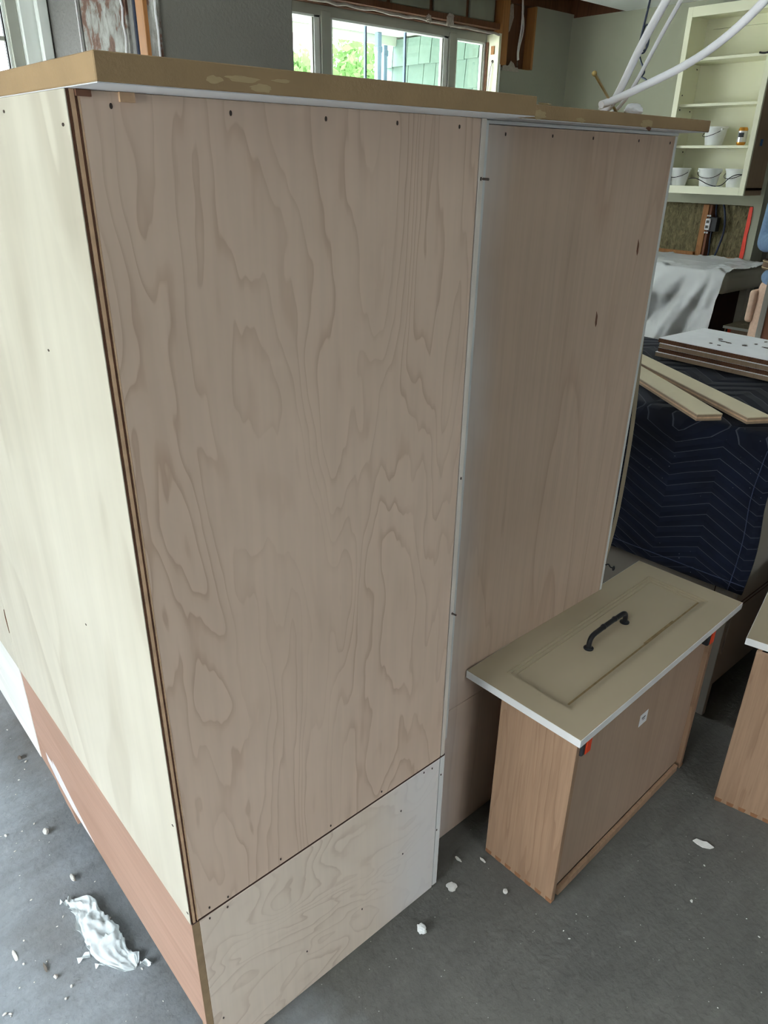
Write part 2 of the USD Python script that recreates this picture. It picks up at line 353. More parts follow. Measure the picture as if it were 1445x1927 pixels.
def tube(pts, r, sides=12, caps=True):
    p = np.asarray(pts, float)
    n = len(p)
    r = np.broadcast_to(np.asarray(r, float), (n,))
    t = np.gradient(p, axis=0)
    t /= np.linalg.norm(t, axis=1, keepdims=True) + 1e-12
    a = np.cross(t[0], [0, 0, 1.0] if abs(t[0][2]) < 0.9 else [1.0, 0, 0])
    fr = []
    for k in range(n):
        a = a - t[k] * (a @ t[k]); a /= np.linalg.norm(a)
        fr.append((a.copy(), np.cross(t[k], a)))
    ang = np.arange(sides) * 2 * math.pi / sides
    v = np.vstack([p[k] + r[k] * (np.cos(ang)[:, None] * fr[k][0] + np.sin(ang)[:, None] * fr[k][1]) for k in range(n)])
    f = []
    for k in range(n - 1):
        for j in range(sides):
            q = [k * sides + j, k * sides + (j + 1) % sides, (k + 1) * sides + (j + 1) % sides, (k + 1) * sides + j]
            f += [[q[0], q[1], q[2]], [q[0], q[2], q[3]]]
    if caps:
        v = np.vstack([v, p[0], p[-1]])
        i0, i1 = n * sides, n * sides + 1
        for j in range(sides):
            f.append([i0, (j + 1) % sides, j])
            f.append([i1, (n - 1) * sides + j, (n - 1) * sides + (j + 1) % sides])
    return trimesh.Trimesh(v, f, process=False)

def curve(ctrl, n=24):
    from scipy.interpolate import CubicSpline
    q = np.asarray(ctrl, float)
    s = np.r_[0, np.cumsum(np.linalg.norm(np.diff(q, axis=0), axis=1))]
    return CubicSpline(s, q)(np.linspace(0, s[-1], n))

def lathe(profile, loc=(0, 0, 0), n=40):
    m = trimesh.creation.revolve(np.array(profile, float), sections=n)
    m.apply_translation(loc)
    return m

def sheet(P, th):
    """Grid of points (n, m, 3) made into a solid cloth of thickness th, below the grid's normals."""
    n, m = P.shape[:2]
    du, dv = np.gradient(P, axis=0), np.gradient(P, axis=1)
    N = np.cross(du, dv); N /= np.linalg.norm(N, axis=2, keepdims=True) + 1e-12
    v = np.vstack([P.reshape(-1, 3), (P - N * th).reshape(-1, 3)])
    i, j = np.meshgrid(np.arange(n - 1), np.arange(m - 1), indexing='ij')
    q = np.stack([i * m + j, (i + 1) * m + j, (i + 1) * m + j + 1, i * m + j + 1], -1).reshape(-1, 4)
    q2 = q[:, ::-1] + n * m
    rim = [(k, 0) for k in range(n)] + [(n - 1, k) for k in range(1, m)] + [(k, m - 1) for k in range(n - 2, -1, -1)] + [(0, k) for k in range(m - 2, 0, -1)]
    rim = np.array([a * m + b for a, b in rim])
    nx = np.roll(rim, -1)
    q3 = np.stack([nx, rim, rim + n * m, nx + n * m], -1)
    q = np.vstack([q, q2, q3])
    return trimesh.Trimesh(v, np.vstack([q[:, [0, 1, 2]], q[:, [0, 2, 3]]]), process=False)

def extrude_x(poly_yz, x0, x1):
    m = trimesh.creation.extrude_polygon(Polygon(poly_yz), x1 - x0, engine='earcut')
    v = m.vertices.copy()
    m.vertices = np.c_[v[:, 2] + x0, v[:, 0], v[:, 1]]
    return m

def extrude_y(poly_xz, y0, y1):
    m = trimesh.creation.extrude_polygon(Polygon(poly_xz), y1 - y0, engine='earcut')
    v = m.vertices.copy()
    m.vertices = np.c_[v[:, 0], y1 - v[:, 2], v[:, 1]]
    return m

def blob(loc, size, seed=0, rough=0.5, sub=3):
    m = trimesh.creation.icosphere(sub, 1.0)
    d = 1 + rough * (meshkit.fbm(m.vertices * 1.7 + seed * 7.3, 3, seed) - 0.5) * 2
    m.vertices = m.vertices * d[:, None] * np.array(size)
    m.apply_translation((loc[0], loc[1], loc[2] - m.vertices[:, 2].min()))
    return m

def cable_r(pts, r, n=30, sides=8):
    return tube(curve(pts, n), r, sides)

# ================================================================== SETTING
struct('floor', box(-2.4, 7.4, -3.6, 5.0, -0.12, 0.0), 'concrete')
struct('ceiling', box(-2.4, 7.4, -3.6, 4.16, 2.755, 2.775), 'ceiling_paint')
struct('trim_1', box(-2.4, 7.4, -3.6, 5.0, 3.02, 3.06), 'dark_wood')          # subfloor above, seen where the ceiling is cut back
# back wall: pieces round the strip window, the cut out above it and the stud bay beside it
wb = cat_([box(2.20, 2.32, 4.70, 4.90, 0, 3.02), box(2.90, 3.02, 4.70, 4.90, 0, 3.02), box(2.32, 2.90, 4.70, 4.90, 2.35, 3.02), box(3.02, 5.36, 4.70, 4.90, 0, 1.02),
           box(5.372, 5.40, 4.702, 4.90, 0, 2.30), box(5.40, 6.50, 4.70, 4.90, 0, 2.325), box(5.80, 6.50, 4.70, 4.90, 2.325, 2.79),
           box(5.36, 5.80, 4.80, 4.90, 2.325, 3.02)])
wall_back = struct('wall_back', wb, 'wall_green')
struct('wood_backing', box(5.46, 5.80, 4.785, 4.80, 2.325, 3.02), 'dark_wood', wall_back)
tp = [(5.44, 2.335)]
for k in range(11):
    tp.append((5.44 + 0.036 * k, 2.325 + 0.018 * rng.random()))
tp += [(5.62, 2.30), (5.44, 2.30)]
struct('torn_paper', extrude_y([(5.40, 2.30), (5.62, 2.30), (5.60, 2.335), (5.57, 2.33), (5.545, 2.36), (5.51, 2.375), (5.49, 2.345), (5.465, 2.335), (5.44, 2.342), (5.41, 2.333)], 4.692, 4.70), 'torn_edge', wall_back)
struct('torn_paper', extrude_y([(5.50, 2.55), (5.53, 2.66), (5.55, 2.78), (5.58, 2.80), (5.60, 2.70), (5.56, 2.60)], 4.775, 4.785), 'torn_edge', wall_back)
header = struct('header', box(3.02, 5.37, 4.78, 4.90, 2.56, 3.02), 'dark_wood', wall_back)
for x0, x1 in ((3.04, 3.38), (3.42, 3.76), (3.80, 4.17), (4.215, 4.60), (4.645, 5.00), (5.045, 5.335)):
    struct('sheathing_board', box(x0, x1, 4.755, 4.78, 2.635, 3.0, 0.004), 'board_grey', header)
struct('bottom_batten', box(3.02, 5.37, 4.72, 4.78, 2.585, 2.625), 'dark_wood', header)
# white torn drywall edge along the head of the window
P = [(3.02, 4.70, 2.572)]
for k in range(1, 30):
    P.append((3.02 + 2.34 * k / 29, 4.70 + 0.004 * rng.standard_normal(), 2.570 - 0.0008 * k + 0.004 * rng.standard_normal()))
struct('plaster_edge', tube(P, 0.009 + 0.004 * rng.random(30), 8), 'torn_edge', wall_back)
for x, s in ((4.52, 0.03), (4.75, 0.06)):
    fl = trimesh.Trimesh(*meshkit.arrays(blob((x, 4.68, 2.53), (0.012 + s * 0.35, 0.014, s * 0.75), int(x * 10), 0.9))[:2], process=False)
    struct('hanging_scrap', fl, 'torn_edge', wall_back)
struct('stud', box(5.372, 5.46, 4.70, 4.80, 2.335, 3.02, 0.003), 'stud_wood', wall_back)
struct('cut_edge', box(5.775, 5.80, 4.694, 4.79, 2.33, 2.785, 0.003), 'stud_wood', wall_back)
# brown framing band over both walls where the ceiling has been cut back
struct('trim_2', cat_([box(2.2, 6.5, 4.74, 4.90, 2.79, 3.02), box(6.32, 6.50, 2.7, 4.74, 2.76, 3.02)]), 'dark_wood')
struct('trim_3', box(2.2, 6.32, 4.14, 4.18, 2.776, 3.02), 'dark_wood')
# right wall with its opening
def union(bs):
    m = manifold3d.Manifold.batch_boolean([manifold3d.Manifold.cube((b[1] - b[0], b[3] - b[2], b[5] - b[4])).translate((b[0], b[2], b[4])) for b in bs], manifold3d.OpType.Add)
    return m
wr = union([(6.30, 6.50, 3.92, 4.90, 0, 2.76), (6.30, 6.50, 2.70, 3.92, 1.325, 2.76), (6.30, 6.50, 2.70, 2.765, 0, 1.33), (6.30, 6.50, 2.70, 3.93, 0, 0.86), (6.46, 6.50, 2.70, 3.93, 0.8, 1.4)])
wall_right = struct('wall_right', wr, 'wall_cream')
struct('wall_side', cat_([box(6.5, 7.3, 2.66, 2.72, 0, 2.76), box(7.2, 7.4, -3.6, 2.72, 0, 2.76)]), 'wall_dim')
# stub wall in the middle; its end facing the light is stripped
wall_middle = struct('wall_middle', box(1.60, 2.245, 3.20, 4.9, 0, 2.755), 'wall_grey')
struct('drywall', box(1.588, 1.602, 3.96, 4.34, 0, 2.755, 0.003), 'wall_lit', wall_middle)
struct('torn_drywall', box(1.590, 1.602, 3.47, 3.945, 0, 2.755), 'torn_drywall', wall_middle)
struct('torn_drywall', box(1.592, 1.602, 3.19, 3.30, 0, 2.755), 'torn_drywall', wall_middle)
struct('stud', box(1.575, 1.602, 3.275, 3.345, 0, 2.755, 0.002), 'stud_wood', wall_middle)
struct('edge_strip', box(1.578, 1.602, 3.38, 3.415, 0, 2.755, 0.002), 'wall_lit', wall_middle)
struct('cable', tube([(1.580, 3.362, 0.0), (1.580, 3.362, 2.755)], 0.008, 8), 'blue_wire', wall_middle)
zz = np.linspace(1.2, 2.75, 30)
struct('plaster_edge', tube(np.c_[np.full(30, 1.586), 3.50 + 0.012 * rng.standard_normal(30), zz], 0.005, 6), 'plaster', wall_middle)
struct('plaster_edge', tube(np.c_[np.full(30, 1.590), 3.197 + 0.003 * rng.standard_normal(30), zz], 0.005, 6), 'plaster', wall_middle)
struct('corner_bead', tube([(1.586, 3.98, 0), (1.586, 3.98, 2.755)], 0.004, 6), 'plaster', wall_middle)
# wall of the left window
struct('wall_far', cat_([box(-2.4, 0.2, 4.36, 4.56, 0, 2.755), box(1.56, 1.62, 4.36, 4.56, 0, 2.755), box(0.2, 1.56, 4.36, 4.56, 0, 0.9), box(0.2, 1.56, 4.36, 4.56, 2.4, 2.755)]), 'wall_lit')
# left wall: wide open doorway to the yard; front wall behind the viewer
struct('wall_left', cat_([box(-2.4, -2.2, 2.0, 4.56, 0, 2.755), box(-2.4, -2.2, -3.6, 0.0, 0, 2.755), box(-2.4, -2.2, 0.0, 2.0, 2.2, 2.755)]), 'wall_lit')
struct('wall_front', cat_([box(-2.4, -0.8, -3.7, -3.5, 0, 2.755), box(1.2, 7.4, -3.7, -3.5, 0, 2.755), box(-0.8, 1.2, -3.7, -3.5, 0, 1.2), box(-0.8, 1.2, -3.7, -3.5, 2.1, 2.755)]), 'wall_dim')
w3 = struct('added_window_3', cat_([box(-0.8, -0.74, -3.66, -3.56, 1.2, 2.1), box(1.14, 1.2, -3.66, -3.56, 1.2, 2.1), box(0.17, 0.23, -3.66, -3.56, 1.2, 2.1), box(-0.8, 1.2, -3.66, -3.56, 1.2, 1.26), box(-0.8, 1.2, -3.66, -3.56, 2.04, 2.1)]), 'white_frame')  # unseen window behind the camera, added to light the front panels

# window_1 (left)
w1 = struct('window_1', cat_([box(1.46, 1.56, 4.38, 4.50, 0.9, 2.4, 0.006), box(0.2, 0.30, 4.38, 4.50, 0.9, 2.4, 0.006), box(0.2, 1.56, 4.38, 4.50, 0.9, 0.98, 0.006), box(0.2, 1.56, 4.38, 4.50, 2.32, 2.4, 0.006)]), 'white_frame')
struct('sash', cat_([box(1.405, 1.462, 4.41, 4.47, 0.98, 2.32, 0.004), box(0.30, 0.36, 4.41, 4.47, 0.98, 2.32, 0.004)]), 'grey_frame', w1)
struct('sash_bead', box(1.392, 1.406, 4.425, 4.455, 0.98, 2.32, 0.002), 'white_frame', w1)
struct('gasket', box(1.386, 1.392, 4.43, 4.45, 0.98, 2.32), 'black_plastic', w1)
struct('muntin', box(0.36, 1.386, 4.43, 4.45, 2.105, 2.125, 0.003), 'grey_frame', w1)
struct('casing', box(1.53, 1.585, 4.335, 4.375, 0.85, 2.45, 0.006), 'white_frame', w1)
struct('pane', box(0.36, 1.39, 4.438, 4.442, 0.98, 2.32), 'pane_glass', w1)
# window_2: strip of three lights in the back wall
fr = [box(3.02, 5.395, 4.83, 4.90, 2.50, 2.56), box(3.02, 5.395, 4.83, 4.90, 1.02, 1.08)]
w2 = struct('window_2', cat_(fr + [box(3.625, 3.711, 4.82, 4.90, 1.06, 2.53, 0.004), box(4.90, 4.98, 4.82, 4.90, 1.06, 2.53, 0.004), box(5.372, 5.395, 4.82, 4.90, 1.06, 2.53, 0.004)]), 'grey_frame')
for x0, x1 in ((3.03, 3.622), (3.714, 4.897), (4.983, 5.370)):
    struct('sash', cat_([box(x0, x0 + 0.02, 4.835, 4.885, 1.08, 2.505, 0.003), box(x1 - 0.05, x1, 4.835, 4.885, 1.08, 2.505, 0.003), box(x0, x1, 4.835, 4.885, 2.485, 2.505, 0.003), box(x0, x1, 4.835, 4.885, 1.08, 1.10, 0.003)]), 'white_frame', w2)
    struct('sash_bead', box(x1 - 0.062, x1 - 0.05, 4.842, 4.87, 1.10, 2.485, 0.002), 'grey_frame', w2)
    struct('pane', box(x0 + 0.02, x1 - 0.05, 4.858, 4.862, 1.10, 2.485), 'pane_glass', w2)
for x in (4.055, 4.45):
    struct('glazing_bar', box(x - 0.008, x + 0.008, 4.85, 4.872, 1.10, 2.485, 0.002), 'steel_blue', w2)
struct('added_door_1', cat_([box(2.32, 2.38, 4.78, 4.86, 0, 2.35), box(2.84, 2.90, 4.78, 4.86, 0, 2.35), box(2.38, 2.84, 4.78, 4.86, 2.29, 2.35)]), 'white_frame')  # hidden door frame, its opening added to brighten the far right
jamb = struct('jamb', box(5.345, 5.3715, 4.695, 4.83, 1.02, 2.555), 'cream_paint', w2)
struct('jamb_tab', box(5.338, 5.346, 4.74, 4.775, 2.41, 2.47, 0.002), 'stud_wood', w2)
struct('jamb_wire', cable_r([(5.342, 4.755, 2.36), (5.33, 4.76, 2.30), (5.33, 4.775, 2.15), (5.335, 4.775, 1.9)], 0.004), 'white_wire', w2)
struct('jamb_hole', trimesh.creation.cylinder(0.012, 0.004, sections=16, transform=trimesh.transformations.translation_matrix((5.3445, 4.755, 2.36)) @ trimesh.transformations.rotation_matrix(math.pi / 2, [0, 1, 0])), 'screw_dark', w2)
struct('jamb_edge', box(5.362, 5.376, 4.688, 4.695, 1.02, 2.34, 0.002), 'white_frame', w2)
struct('jamb_edge', box(5.338, 5.345, 4.805, 4.83, 1.02, 2.5), 'dark_wood', w2)

# ================================================================== OUTSIDE
struct('ground_outside', cat_([box(-40, 40, 5.0, 60, -0.3, -0.14), box(-60, -2.4, -40, 5.0, -0.3, -0.14)]), 'pale_ground')
soffit = thing('porch_roof', 'pale slatted porch ceiling seen through the strip window', 'porch', (4.0, 6.0, 2.8))
for k in range(14):
    part('soffit_board', box(3.3, 9.5, 4.95 + 0.14 * k, 4.95 + 0.14 * k + 0.130, 2.80, 2.815, 0.004), 'soffit', soffit)
part('fascia', box(3.3, 9.5, 6.91, 6.95, 2.72, 2.95), 'soffit', soffit)
part('roof_deck', box(3.3, 9.5, 4.95, 6.95, 2.83, 2.86), 'soffit', soffit)
sw = thing('shingle_wall', 'sage green shingled outside wall seen through the strip window', 'wall', (6.3, 6.0, 0))
part('backing', box(6.22, 6.45, 4.95, 7.06, -0.14, 2.78), 'shake_b', sw)
for row in range(6):
    z1 = 2.78 - 0.25 * row
    y = 4.97 + (0.09 if row % 2 else 0.0)
    part('shingle', box(6.2, 6.215, 4.95, y - 0.006, z1 - 0.25, z1), 'shake_a', sw) if y > 4.98 else None
    while y < 7.04:
        w = 0.17 + 0.09 * rng.random()
        y1 = min(y + w, 7.06)
        dz = 0.008 * rng.random()
        poly = [(6.202, z1), (6.178 + 0.006 * rng.random(), z1 - 0.25 - dz), (6.215, z1 - 0.25 - dz), (6.215, z1)]
        part('shingle', extrude_y(poly, y, y1 - 0.008), 'shake_a' if rng.random() < 0.6 else 'shake_b', sw)
        y = y1
for k, (x, y, s) in enumerate(((5.84, 6.79, 'pale blue porch post left of the shingled wall'), (6.08, 6.97, 'pale blue porch post nearest the shingled wall'))):
    p = thing('porch_post', s, 'post', (x, y, -0.14))
    part('shaft', box(x - 0.028, x + 0.028, y - 0.028, y + 0.028, -0.14, 2.8, 0.006), 'steel_blue', p)
    part('collar', box(x - 0.036, x + 0.036, y - 0.036, y + 0.036, 2.62, 2.68, 0.008), 'steel_blue', p)

def tree(loc, r, label, n, seed):
    g = np.random.default_rng(seed)
    t = thing('garden_tree', label, 'tree', loc)
    part('trunk', tube(np.array(loc) + np.array([(0, 0, 0), (0.05, 0, 1.0), (0, 0.05, 2.2), (0.1, 0, 3.4)]), [0.14, 0.11, 0.09, 0.05], 10), 'bark', t)
    d = g.standard_normal((n, 3)); d /= np.linalg.norm(d, axis=1, keepdims=True)
    ce = np.array(loc) + (0, 0, 2.4) + d * (r * g.random((n, 1)) ** 0.4) * (1, 1, 0.9)
    a = g.standard_normal((n, 3)); a /= np.linalg.norm(a, axis=1, keepdims=True)
    b = np.cross(a, g.standard_normal((n, 3))); b /= np.linalg.norm(b, axis=1, keepdims=True)
    s = 0.06 + 0.06 * g.random((n, 1))
    v = np.stack([ce - a * s, ce + b * s * 0.5, ce + a * s, ce - b * s * 0.5], 1).reshape(-1, 3)
    q = np.arange(4 * n).reshape(-1, 4)
    part('foliage', trimesh.Trimesh(v, np.vstack([q[:, [0, 1, 2]], q[:, [0, 2, 3]]]), process=False), 'leaf', t, smooth=False, kind='stuff')
tree((9.6, 11.6, -0.14), 1.5, 'leafy green tree beyond the porch, rightmost in the strip window', 5000, 1)
tree((10.4, 16.6, -0.14), 2.2, 'larger leafy tree further off beyond the porch, seen in the wide window light', 4200, 2)
tree((5.9, 8.6, -0.14), 0.55, 'small sapling seen through the narrow left light of the strip window', 1200, 3)

# ================================================================== TALL CABINETS
XL, YF, ZT = 0.302, 0.8176, 1.659
def ply_edge(parent, x0, y0, z0, z1, w=0.013):
    """Layered edge of a plywood sheet, seen end on: four veneers, the dark ones a little recessed."""
    cuts = (0.0, 0.27, 0.62, 0.85, 1.0)
    for k in range(4):
        a, b = x0 + w * cuts[k], x0 + w * cuts[k + 1]
        part('ply', box(a, b - 0.0002, y0 + (0.0015 if k % 2 == 0 else 0.0), y0 + 0.012, z0, z1), 'ply_dark' if k % 2 == 0 else 'ply_light', parent)

A = thing('tall_cabinet', 'tall birch plywood cabinet nearest the camera, its corner and wide grained end panel in front', 'cabinet', (0.61, 1.27, 0))
part('carcass', box(0.318, 0.918, 0.832, 1.726, 0.424, 1.656), 'birch_front_pale', A)
part('end_panel', box(0.3165, 0.9035, YF, YF + 0.012, 0.4225, ZT, 0.0006), 'birch_front', A)
sp = part('side_panel', box(XL, 0.3035, YF, 1.7285, 0.4215, ZT, 0.0004), 'poplar_side', A, label='cream poplar plywood side panel')
ply_edge(sp, 0.3036, YF, 0.4215, ZT)
part('side_core', box(0.3036, 0.3166, 0.8300, 1.7285, 0.4215, ZT), 'ply_light', A)
part('edge_strip', box(0.9055, 0.9165, YF, YF + 0.014, 0.4225, ZT, 0.0006), 'strip_pale', A)
part('edge_gap', box(0.9035, 0.9055, YF + 0.0025, YF + 0.012, 0.4225, ZT), 'ply_dark', A)
part('filler_strip', extrude_y([(0.9170, 0.452), (0.9235, 0.452), (0.9295, 0.4585), (0.9295, 1.657), (0.9170, 1.657)], 0.825, 0.84), 'white_edge', A, label='white filler strip')
part('corner_fillet', box(0.9295, 0.936, 0.83, 0.91, 1.64, 1.658, 0.002), 'white_edge', A)
pl = part('plinth_panel', box(0.3185, 0.9035, YF, YF + 0.012, 0.001, 0.4175, 0.0006), 'birch_plinth', A, label='grained plywood plinth panel')
part('plinth_strip', box(0.9052, 0.9195, YF, YF + 0.014, 0.004, 0.4175, 0.0006), 'white_edge', A)
part('plinth_edge', box(0.3042, 0.3183, YF + 0.0005, YF + 0.02, 0.002, 0.4175, 0.0005), 'mdf_edge', A)
part('joint', box(0.305, 0.919, YF + 0.0006, YF + 0.0115, 0.4176, 0.4224), 'gap_dark', A)
kp = [(YF + 0.0006, 0.418), (1.7280, 0.418), (1.7280, 0.124), (1.62, 0.122), (1.60, 0.104), (1.575, 0.099), (1.555, 0.090), (1.53, 0.090), (1.50, 0.081), (1.485, 0.079), (1.492, 0.092), (1.52, 0.108), (1.50, 0.112), (1.46, 0.119), (1.20, 0.117), (YF + 0.0006, 0.122)]
kick = part('kick_panel', extrude_x(kp, 0.3040, 0.3160), 'pink_ply', A, label='pinkish plywood kick panel, its lower edge torn')
part('plaster_smear', extrude_x([(1.36, 0.126), (1.40, 0.135), (1.50, 0.165), (1.58, 0.196), (1.61, 0.20), (1.60, 0.186), (1.66, 0.19), (1.655, 0.165), (1.60, 0.140), (1.50, 0.122), (1.42, 0.122)], 0.3034, 0.3042), 'plaster', kick)
part('shim', box(0.312, 0.34, 1.455, 1.49, 0.075, 0.13, 0.002), 'gap_dark', A)
part('toe_board', box(0.36, 0.372, 0.84, 1.726, 0.0, 0.13), 'gap_dark', A)
part('plinth_frame', cat_([box(0.335, 0.91, 0.832, 0.85, 0.0, 0.41), box(0.37, 0.91, 1.70, 1.72, 0.0, 0.41), box(0.90, 0.918, 0.85, 1.70, 0.0, 0.41)]), 'ply_light', A)
def screws(parent, pts, axis, plane, r=0.0021):
    ms = []
    for a, b in pts:
        m = trimesh.creation.cylinder(r, 0.0012, sections=10)
        m.apply_scale((0.8, 1.35, 1))
        if axis == 'y':
            m.apply_transform(trimesh.transformations.rotation_matrix(math.pi / 2, [1, 0, 0])); m.apply_translation((a, plane, b))
        else:
            m.apply_transform(trimesh.transformations.rotation_matrix(math.pi / 2, [0, 1, 0])); m.apply_translation((plane, a, b))
        ms.append(m)
    part('nail_head', cat_(ms), 'screw_dark', parent, kind='stuff')
screws(A, [(.347, 1.646), (.485, 1.646), (.619, 1.646), (.738, 1.646), (.858, 1.646), (.911, .794), (.911, 1.085), (.911, 1.578), (.486, .436), (.375, .430), (.733, .436), (.602, .436), (.339, .434)], 'y', YF)
screws(A, [(.337, .408), (.372, .406), (.855, .408), (.88, .404), (.910, .366), (.908, .194), (.682, .12), (.534, .122), (.338, .118), (.79, .34), (.80, .20)], 'y', YF)
screws(A, [(1.014, 1.645), (.833, 1.628), (1.082, .897), (.829, .65), (.823, .448), (1.012, 1.368), (1.30, 1.64), (1.55, 1.64)], 'x', XL)
nail = tube([(0.915, YF + 0.002, 1.578), (0.918, YF - 0.010, 1.5775)], 0.0018, 8)
part('bent_nail', nail, 'screw_dark', A)
part('bent_nail', tube([(0.911, YF + 0.002, 0.794), (0.914, YF - 0.009, 0.793)], 0.0018, 8), 'screw_dark', A)
part('top_shim', box(0.356, 0.372, YF - 0.004, YF, 1.650, 1.659), 'ply_light', A)
part('top_shim', box(0.312, 0.327, YF - 0.004, YF, 1.653, 1.659), 'ply_dark', A)

B = thing('tall_cabinet', 'tall plywood cabinet with a white kick panel, joined behind the nearest one at left', 'cabinet', (0.61, 2.18, 0))
part('carcass', box(0.318, 0.918, 1.732, 2.33, 0.424, 1.656), 'birch_front_pale', B)
part('side_panel', box(XL, 0.3166, 1.7305, 2.33, 0.4215, ZT, 0.0005), 'poplar_side', B)
part('kick_panel', box(0.3025, 0.316, 1.7300, 2.33, 0.122, 0.418, 0.0006), 'white_ply', B)
part('plinth_frame', box(0.36, 0.91, 1.74, 2.30, 0.0, 0.41), 'ply_light', B)
part('joint', box(0.3045, 0.3166, 1.7280, 1.7306, 0.4215, ZT), 'gap_dark', B)
part('splinter', extrude_x([(1.7305, 0.60), (1.737, 0.57), (1.731, 0.53), (1.7305, 0.56)], 0.3008, 0.3019), 'ply_dark', B)

C = thing('tall_cabinet', 'narrower tall plywood cabinet set back to the right, behind the drawer', 'cabinet', (1.28, 1.35, 0))
part('carcass', box(0.945, 1.612, 0.92, 1.73, 0.43, 1.655), 'birch_front_pale', C)
part('end_panel', box(0.94, 1.6175, 0.906, 0.918, 0.4275, 1.657, 0.0006), 'birch_sprayed', C)
part('edge_band', box(1.6180, 1.6280, 0.906, 0.93, 0.4275, 1.657, 0.0008), 'white_edge', C, label='white edge band')
part('top_strip', box(0.94, 1.6280, 0.905, 0.93, 1.658, 1.6635, 0.0005), 'white_edge', C)
part('plinth_panel', box(0.94, 1.625, 0.906, 0.918, 0.0005, 0.4262, 0.0006), 'birch_sprayed', C)
part('plinth_frame', box(0.95, 1.61, 0.925, 1.70, 0.0, 0.42), 'ply_light', C)
screws(C, [(1.064, 1.644), (1.193, 1.645), (1.318, 1.645), (1.477, 1.645), (1.599, 1.644), (1.0, .415)], 'y', 0.906)
for i, (x, z) in enumerate(((1.536, 1.439), (1.413, 1.298))):
    part('knot', extrude_y([(x - 0.003, z + 0.016), (x + 0.003, z + 0.006), (x + 0.004, z - 0.012), (x + 0.001, z - 0.018), (x - 0.003, z - 0.008)], 0.9055, 0.9062), 'ply_dark', C)

def lid(x0, x1, y0, y1, z0, z1, label, name='countertop_board'):
    t = thing(name, label, 'top board', ((x0 + x1) / 2, (y0 + y1) / 2, z0))
    part('board', box(x0, x1, y0, y1, z0 + 0.0012, z1, 0.001), 'mdf', t)
    part('underside', box(x0 + 0.001, x1 - 0.001, y0 + 0.001, y1 - 0.001, z0, z0 + 0.001), 'white_under', t, label='white painted underside')
    return t
L1 = lid(0.302, 0.926, 0.736, 2.34, 1.6593, 1.6845, 'thick raw brown board top over the nearest cabinet, its mitred corner at upper left')
for (x, z, w, h, s) in ((0.42, 1.672, .014, .006, 1), (0.455, 1.674, .03, .005, 2), (0.475, 1.668, .02, .006, 3), (0.50, 1.675, .018, .003, 4)):
    b = blob((x, 0.736, z - h), (w * .6, 0.0006, h * .6), s, 0.7, 2)
    part('plaster_smear', b, 'smear', L1)
L2 = lid(1.005, 1.646, 0.848, 1.75, 1.6642, 1.6862, 'thinner raw brown board top on the cabinet set back at right')
for k, x in enumerate((1.03, 1.075, 1.19, 1.40)):
    part('plaster_smear', blob((x, 0.8478, 1.6645), (0.011 + 0.008 * (k % 2), 0.0008, 0.003 + 0.003 * (k % 2)), k + 9, 0.9, 3), 'smear', L2)
    if k < 2:
        part('plaster_smear', blob((x + 0.02, 0.853, 1.686), (0.016, 0.004, 0.0018), k + 19, 0.8, 2), 'smear', L2)
part('splinter', extrude_y([(1.40, 1.664), (1.413, 1.6595), (1.418, 1.664), (1.409, 1.667)], 0.8472, 0.8485), 'ply_dark', L2)

# bent strip of veneer edging hanging from the rear of the set-back cabinet
vb = curve([(1.6295, 0.915, 1.30), (1.645, 0.918, 1.18), (1.672, 0.925, 1.06), (1.684, 0.927, 0.95), (1.683, 0.926, 0.85), (1.672, 0.922, 0.74), (1.650, 0.918, 0.65), (1.6295, 0.915, 0.60)], 40)
V = np.stack([vb + (-0.006, 0.002, 0), vb + (0.006, -0.002, 0)], 1)
part('edging_strip', sheet(V, 0.0015), 'greige_paint', label='thin bowed cream edging strip peeling off the right edge of the set-back cabinet', cat='edging strip')
hk = thing('wire_hook', 'small black wire hook on the lower right edge of the set-back cabinet', 'hook', (1.632, 0.905, 0.62))
part('wire', cable_r([(1.622, 0.903, 0.606), (1.630, 0.898, 0.607), (1.634, 0.895, 0.60), (1.640, 0.89, 0.597)], 0.0018, 16), 'black_iron', hk)
an = np.linspace(0, 2 * math.pi, 17)
part('eye', tube(np.c_[1.643 + 0.004 * np.cos(an), np.full(17, 0.889), 0.594 + 0.006 * np.sin(an)], 0.0018, 8, caps=False), 'black_iron', hk)

